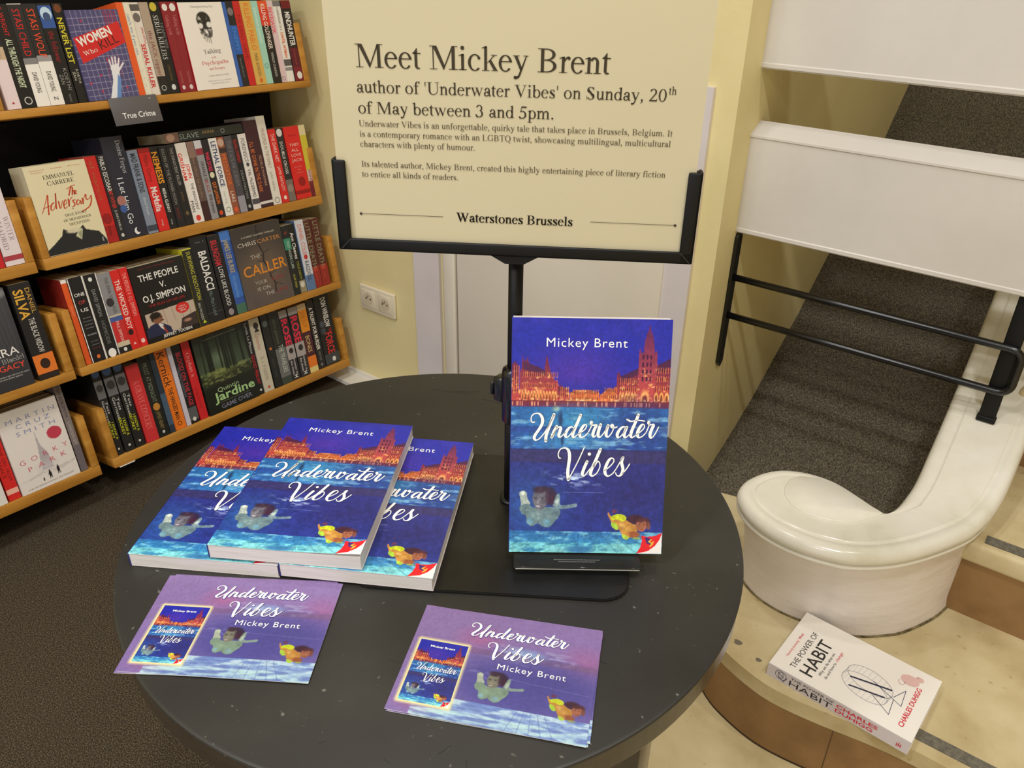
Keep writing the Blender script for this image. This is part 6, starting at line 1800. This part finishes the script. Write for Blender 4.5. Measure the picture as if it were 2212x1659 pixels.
FACE_TEXT = {
    'grid': [('WOMEN', .10, .40, .78, .27, .10, (236, 230, 222), .03, 'sans'), ('KILL', .50, .44, .88, .36, .10, (40, 26, 30), -.005, 'sans'), ('Who', .14, .50, .42, .455, .05, (236, 224, 214), 0, 'serif')],
    'skull': [('Christopher Berry-Dee', .26, .06, .78, .06, .022, (130, 126, 122), 0, 'serif'), ('Talking', .34, .59, .74, .575, .05, (70, 66, 66), 0, 'serif'), ('with', .48, .645, .60, .64, .025, (206, 110, 110), 0, 'serif'), ('Psychopaths', .24, .715, .86, .705, .045, (206, 60, 64), 0, 'serif'), ('and Savages', .38, .775, .74, .77, .03, (206, 80, 84), 0, 'serif'), ('A journey into the evil mind', .32, .85, .80, .845, .018, (130, 126, 124), 0, 'serif'), ('Chilling study of the most cold-blooded', .28, .91, .84, .905, .014, (150, 146, 142), 0, 'serif'), ('manipulative people on earth', .34, .94, .78, .935, .014, (150, 146, 142), 0, 'serif')],
    'suit': [('International', .08, .055, .32, .055, .012, (206, 120, 70), 0, 'serif'), ('Bestseller', .10, .08, .30, .08, .012, (206, 120, 70), 0, 'serif'), ('Stunning', .42, .055, .60, .055, .012, (206, 120, 70), 0, 'serif'), ('Riveting', .70, .055, .90, .055, .012, (206, 120, 70), 0, 'serif'), ('EMMANUEL', .26, .16, .77, .155, .045, (84, 80, 66), 8, 'serif'), ('CARR\u00c8RE', .30, .23, .74, .225, .045, (84, 80, 66), 8, 'serif'), ('A', .56, .53, .60, .53, .022, (84, 80, 66), 8, 'serif'), ('TRUE STORY', .42, .60, .80, .59, .028, (84, 80, 66), 8, 'serif'), ('OF MONSTROUS', .38, .655, .84, .645, .028, (84, 80, 66), 8, 'serif'), ('DECEPTION', .45, .705, .80, .70, .028, (84, 80, 66), 8, 'serif')],
    'court': [('NEW YORK TIMES BESTSELLER', .15, .05, .85, .05, .014, (150, 40, 40), 0, 'sans'), ('THE PEOPLE', .12, .20, .86, .20, .088, (240, 236, 228), .012, 'sans'), ('V.', .46, .33, .57, .33, .08, (240, 236, 228), .012, 'sans'), ('O.J. SIMPSON', .10, .47, .90, .47, .088, (240, 236, 228), .012, 'sans'), ('THE RUN OF HIS LIFE', .17, .545, .86, .545, .035, (176, 36, 36), 0, 'sans'), ('NOW A', .70, .65, .82, .65, .022, (240, 220, 210), 0, 'sans'), ('MAJOR TV', .67, .68, .85, .68, .022, (240, 220, 210), 0, 'sans'), ('SERIES', .70, .71, .82, .71, .022, (240, 220, 210), 0, 'sans'), ('JEFFREY TOOBIN', .28, .975, .84, .975, .042, (240, 236, 228), .01, 'sans')],
    'twig': [('A ROBERT HUNTER THRILLER', .18, .135, .86, .135, .020, (214, 204, 180), 0, 'sans'), ('CHRIS', .08, .235, .45, .235, .052, (214, 206, 190), -.006, 'sans'), ('CARTER', .48, .235, .95, .235, .052, (206, 140, 70), -.006, 'sans'), ('THE', .28, .405, .48, .405, .052, (200, 190, 176), -.008, 'sans'), ('CALLER', .08, .605, .97, .595, .135, (226, 140, 40), .006, 'sans'), ('YOUR', .26, .725, .50, .725, .048, (206, 200, 192), -.01, 'sans'), ('LIFE', .62, .725, .86, .725, .048, (160, 50, 44), -.01, 'sans'), ('IS ON', .28, .805, .54, .805, .048, (206, 200, 192), -.01, 'sans'), ('THE', .42, .885, .60, .885, .048, (206, 200, 192), -.01, 'sans'), ('LINE', .66, .885, .90, .885, .048, (160, 44, 40), -.01, 'sans')],
    'legacy': [('SARA', .40, .66, .92, .66, .085, (236, 230, 224), 0, 'sans'), ('Blaedel', .62, .73, .97, .72, .05, (170, 166, 160), 0, 'serif'), ('LEGACY', .40, .80, .95, .80, .06, (220, 74, 54), .01, 'sans'), ('Another dark tale from the queen', .50, .86, .97, .86, .018, (200, 196, 190), 0, 'sans'), ('of crime thriller authors', .50, .885, .85, .885, .018, (200, 196, 190), 0, 'sans')],
    'wood': [('A BOB SKINNER MYSTERY', .20, .06, .86, .05, .020, (150, 160, 130), 0, 'sans'), ('Quintin', .24, .745, .66, .735, .058, (176, 206, 150), -.004, 'sans'), ('Jardine', .14, .855, .96, .845, .115, (170, 206, 140), .02, 'sans'), ('The compelling thriller from the top ten bestseller', .22, .885, .84, .88, .014, (130, 140, 110), 0, 'sans'), ('GAME OVER', .24, .965, .86, .955, .058, (130, 130, 150), .01, 'sans')],
    'winter': [('M A R T I N', .12, .155, .93, .15, .055, (130, 140, 180), -.01, 'sans'), ('C R U Z', .25, .235, .82, .23, .055, (130, 140, 180), -.01, 'sans'), ('S M I T H', .22, .32, .87, .315, .055, (130, 140, 180), -.01, 'sans'), ('G  O  R  K  Y', .12, .66, .95, .62, .062, (206, 80, 100), -.012, 'sans'), ('P  A  R  K', .22, .76, .88, .72, .062, (206, 80, 100), -.012, 'sans'), ('THE INTERNATIONAL BESTSELLER', .10, .97, .90, .955, .018, (150, 144, 140), 0, 'sans')],
}
# brush-written title of the cream cover: strokes in the pixels of the photographed cover
BRUSH = [[(845, 460), (915, 420), (955, 405)], [(905, 425), (890, 480), (880, 540)], [(925, 440), (925, 530)], [(925, 500), (945, 475), (955, 525)], [(965, 510), (985, 485), (965, 480), (960, 515), (990, 520)],
         [(525, 785), (555, 650), (580, 540), (590, 640), (612, 795)], [(535, 720), (600, 690), (640, 680)], [(670, 640), (640, 670), (640, 735), (680, 720), (700, 620), (688, 515), (700, 640), (710, 715)],
         [(735, 625), (765, 715), (790, 610)], [(810, 670), (850, 640), (830, 600), (808, 650), (825, 715), (860, 690)], [(870, 590), (885, 690), (890, 610), (925, 560)],
         [(965, 600), (930, 610), (955, 640), (960, 675), (935, 690)], [(1030, 610), (1000, 600), (985, 640), (1010, 665), (1040, 610), (1050, 650)], [(1065, 580), (1080, 655), (1085, 590), (1105, 530)],
         [(1115, 530), (1125, 590), (1165, 580), (1190, 540), (1195, 610), (1170, 680), (1120, 720), (1065, 755)]]
BRQ = [(220, 190), (1105, 70), (1440, 1180), (670, 1370)]
FACE_BOOK = {'grid': (.021, 2), 'skull': (.020, 2), 'suit': (.0095, 7), 'court': (.027, 4), 'twig': (.028, 3), 'legacy': (.030, 3), 'wood': (.027, 3), 'winter': (.030, 3)}
COPY = {'grid': 'further copy of the purple grid paperback, standing behind the face-out one',
        'skull': 'further copy of the white skull paperback, standing behind the face-out one',
        'suit': 'further copy of the cream paperback, its edge showing behind the dark suit cover',
        'court': 'further copy of the black paperback, standing behind the cover with the man in a suit',
        'twig': 'further copy of the brown-grey twig paperback, standing behind the face-out one',
        'legacy': 'further copy of the dark grey paperback, standing behind the face-out one at the left edge',
        'wood': 'further copy of the dark green paperback, standing behind the face-out wood cover',
        'winter': 'further copy of the white winter paperback, standing behind the face-out one'}
SHELF_NAME = {1: 'top', 2: 'second', 3: 'third', 4: 'bottom'}
BACKING = {'grid': (70, 66, 104), 'skull': (200, 40, 44), 'suit': (206, 196, 164), 'court': (28, 24, 24), 'twig': (70, 62, 56), 'legacy': (46, 46, 52), 'wood': (28, 34, 26), 'winter': (222, 212, 204)}

def spine_items(b, items, H, T):
    fv = ((0, 0, H), (0, 0, -1), (0, 1, 0))
    fh = ((0, 0, 0), (0, 1, 0), (0, 0, 1))
    for i, it in enumerate(items):
        e = .00012 * (i + 1)
        k = it[0]
        if k == 'b':
            b.flat([(it[1] * H, 0), (it[2] * H, 0), (it[2] * H, T), (it[1] * H, T)], [(0, 1, 2, 3)], fv, mat(it[3]), e)
        elif k == 't':
            _, s, a0, a1, colr, size, row, bold, font = it
            cap = size * T
            if any(ch.islower() for ch in s):
                cap *= .95
            write(b, s, (a0 * H, (1 - row) * 0 + row * T - cap / 2), (a1 * H, row * T - cap / 2), cap, fv, mat(colr), font, bold, e)
        elif k == 'h':
            _, s, a, c0, c1, colr, cap, bold, font = it
            write(b, s, (c0 * T, H * (1 - a)), (c1 * T, H * (1 - a)), cap, fh, mat(colr), font, bold, e)
        elif k in ('disc', 'ring', 'tri'):
            if k == 'tri':
                _, cx, a, r_, colr = it
                r_ *= T
                pts = [(a * H + r_ * math.cos(q), cx * T + r_ * math.sin(q)) for q in (PI, PI + 2.094, PI + 4.189)]
                b.flat(pts, [(0, 1, 2)], fv, mat(colr), e)
            elif k == 'disc':
                _, cx, a, r_, colr = it
                r_ *= T
                b.flat([(a * H + 1.15 * r_ * math.cos(2 * PI * q / 16), cx * T + r_ * math.sin(2 * PI * q / 16)) for q in range(16)], [tuple(range(16))], fv, mat(colr), e)
            else:
                _, cx, a, r_, colr = it
                r_ *= T
                pts, fc = [], []
                for q in range(16):
                    an = 2 * PI * q / 16
                    pts += [(a * H + r_ * math.cos(an), cx * T + r_ * math.sin(an)), (a * H + .75 * r_ * math.cos(an), cx * T + .75 * r_ * math.sin(an))]
                fc = [(2 * q, (2 * q + 2) % 32, (2 * q + 3) % 32, 2 * q + 1) for q in range(16)]
                b.flat(pts, fc, fv, mat(colr), e)
        elif k == 'edge':
            for y0, y1 in ((0, .06 * T), (.93 * T, T)):
                b.flat([(0, y0), (H, y0), (H, y1), (0, y1)], [(0, 1, 2, 3)], fv, mat(it[1]), e)

def pages(t, lo, hi):
    b = MB()
    b.box(lo, hi, PAGESV)
    b.build('page_block', t)

count = {}
rows = {}
for i, bk in enumerate(BOOKS):
    rows.setdefault((bk[0], bk[1] < -.815), []).append(i)
for key in rows:
    rows[key].sort(key=lambda i: BOOKS[i][1])
rj = random.Random(5)
for i, (s, ya, yb_, H, colr, desc, items, kind, extra) in enumerate(BOOKS):
    zb = SHX[s][2]
    T = yb_ - ya
    left_unit = ya < -.815
    grp = 'paperbacks on the %s shelf' % SHELF_NAME[s]
    if kind == 's':
        dx = -.003 - rj.random() * .004
        M = tray_m(s) @ Matrix.Translation((dx, ya + .0003, zb + .0002))
        T -= .0006
        lab = desc if 'shelf' in desc or len(desc.split()) >= 13 else desc + ', %s shelf' % SHELF_NAME[s]
        t = empty('paperback_book', M, lab, 'book', grp)
        D_ = .129 if H < .21 else .150
        D_ = min(D_, .148)
        b = MB()
        cm = mat(colr)
        side = mat((206, 200, 50)) if extra == 'yellowedge' else mat((90, 120, 160)) if extra == 'blueedge' else mat((150, 40, 30)) if 'dark red side' in desc else cm
        b.box((-.0008, 0, 0), (0, T, H), cm)
        b.box((-D_, 0, 0), (-.0008, .0006, H), side)
        b.box((-D_, T - .0006, 0), (-.0008, T, H), side)
        spine_items(b, items, H, T)
        b.build('cover', t)
        pages(t, (-D_ + .001, .0007, .0005), (-.001, T - .0007, H - .0006))
    else:
        th, n = FACE_BOOK[extra]
        A = face_art(extra)
        data = None
        for c in range(n):
            M = tray_m(s) @ Matrix.Translation((-.0022 - c * (th + .0012), ya + .0003, zb + .0002))
            if c == 0:
                lab = desc if len(desc.split()) > 12 else desc + ', on the %s shelf' % SHELF_NAME[s]
                t = empty('paperback_book', M, lab, 'book', grp)
                b = MB()
                W_ = T - .0006
                art_sheet(b, A, W_, H, lambda x, y: np.stack([np.zeros_like(x), x, y], 1))
                fr_ = ((0, 0, 0), (0, 1, 0), (0, 0, 1))
                for s_, u0, v0, u1, v1, cp, cl, bold, font in FACE_TEXT[extra]:
                    write(b, s_.replace('\u00c8', 'E') if font == 'serif' else s_, (u0 * W_, (1 - v0) * H), (u1 * W_, (1 - v1) * H), cp * H, fr_, mat(cl), font, bold, .0003)
                if extra == 'suit':
                    for st in BRUSH:
                        v_, f_ = ribbon([np.array(q, float) for q in st], 9, 19)
                        U_ = np.array([_quad_inv(q, BRQ) for q in v_])
                        b.add([(.0003, u_ * W_, (1 - w_) * H) for u_, w_ in U_], f_, mat((196, 66, 34)))
                b.box((-.0008, 0, 0), (-.0001, W_, H), mat(BACKING[extra]))
                b.box((-th, -.0001, 0), (-.0001, .0006, H), mat(BACKING[extra]))
                b.box((-th, 0, 0), (-th + .0006, W_, H), mat(BACKING[extra]))
                data = b.build('cover', t).data
                first = t
            else:
                t = empty('paperback_book', M, COPY[extra], 'book', COPY[extra].replace('further copy', 'copies'))
                o = bpy.data.objects.new('cover', data)
                COL.objects.link(o)
                o.parent = t
            pages(t, (-th + .0007, .0007, .0005), (-.0009, T - .0012, H - .0006))

# paperback lying flat on top of the second row
M = tray_m(2) @ Matrix.Translation((-.010, -.452, SHX[2][2] + .2006))
t = empty('paperback_book', M, 'dark green-black paperback lying flat across the tops of the second row', 'book')
b = MB()
L_, T_ = .232, .0235
DG = mat((40, 44, 40))
b.box((-.0008, 0, 0), (0, L_, T_), DG)
b.box((-.129, 0, 0), (-.0008, L_, .0006), DG)
b.box((-.129, 0, T_ - .0006), (-.0008, L_, T_), DG)
fr_ = ((0, 0, 0), (0, 1, 0), (0, 0, 1))
b.flat([(0, 0), (.040, 0), (.040, T_), (0, T_)], [(0, 1, 2, 3)], fr_, mat((126, 96, 84)), .0001)
b.flat([(.006 + .011 * math.cos(2 * PI * k / 14) + .012, .012 + .009 * math.sin(2 * PI * k / 14)) for k in range(14)], [tuple(range(14))], fr_, mat((190, 150, 130)), .0002)
write(b, 'SLAVE', (.042, .0050), (.096, .0050), .0135, fr_, mat((150, 166, 160)), 'sans', 0, .0003)
write(b, 'ANNA', (.106, .0105), (.142, .0105), .0085, fr_, mat((170, 140, 90)), 'sans', 0, .0003)
b.flat([(.166 + .006 * math.cos(2 * PI * k / 14), .012 + .006 * math.sin(2 * PI * k / 14)) for k in range(14)], [tuple(range(14))], fr_, mat((150, 150, 146)), .0002)
b.flat([(.166 + .004 * math.cos(2 * PI * k / 14), .012 + .004 * math.sin(2 * PI * k / 14)) for k in range(14)], [tuple(range(14))], fr_, DG, .0003)
b.build('cover', t)
pages(t, (-.128, .0005, .0008), (-.001, L_ - .0005, T_ - .0008))

# section card hung on the edge of the top shelf, and a slip of paper under the bottom one
M = tray_m(1) @ Matrix.Translation((.0015, -.600, .019)) @ Matrix.Rotation(math.radians(-5), 4, 'Y')
t = empty('section_card', M, 'dark grey section card with white lettering hung on the top shelf edge', 'sign')
b = MB()
CG = mat((92, 88, 90), .4)
b.bbox((0, 0, -.0585), (.0022, .1145, .001), CG, .0006)
write(b, 'True Crime', (.0215, -.0445), (.1000, -.0445), .0128, ((.0022, 0, 0), (0, 1, 0), (0, 0, 1)), mat((236, 232, 228), .4), 'sans', .012, .0003, 3)
b.flat([(.094, -.007), (.097, -.0072), (.099, -.0058), (.096, -.0040)], [(0, 1, 2, 3)], ((.0022, 0, 0), (0, 1, 0), (0, 0, 1)), mat((170, 168, 168), .4), .0002)
b.build('card', t)
b = MB(); b.box((-.010, 0, .0008), (.0, .1145, .0016), CG); b.build('clip', t)
b = MB(); b.box((-.012, -.775, -.0012), (.0035, -.735, -.0004), PAPER)
o = b.build('paper_slip'); o.matrix_world = tray_m(4)
tag(o, 'white paper slip sticking out under the left end of the bottom shelf', 'paper')
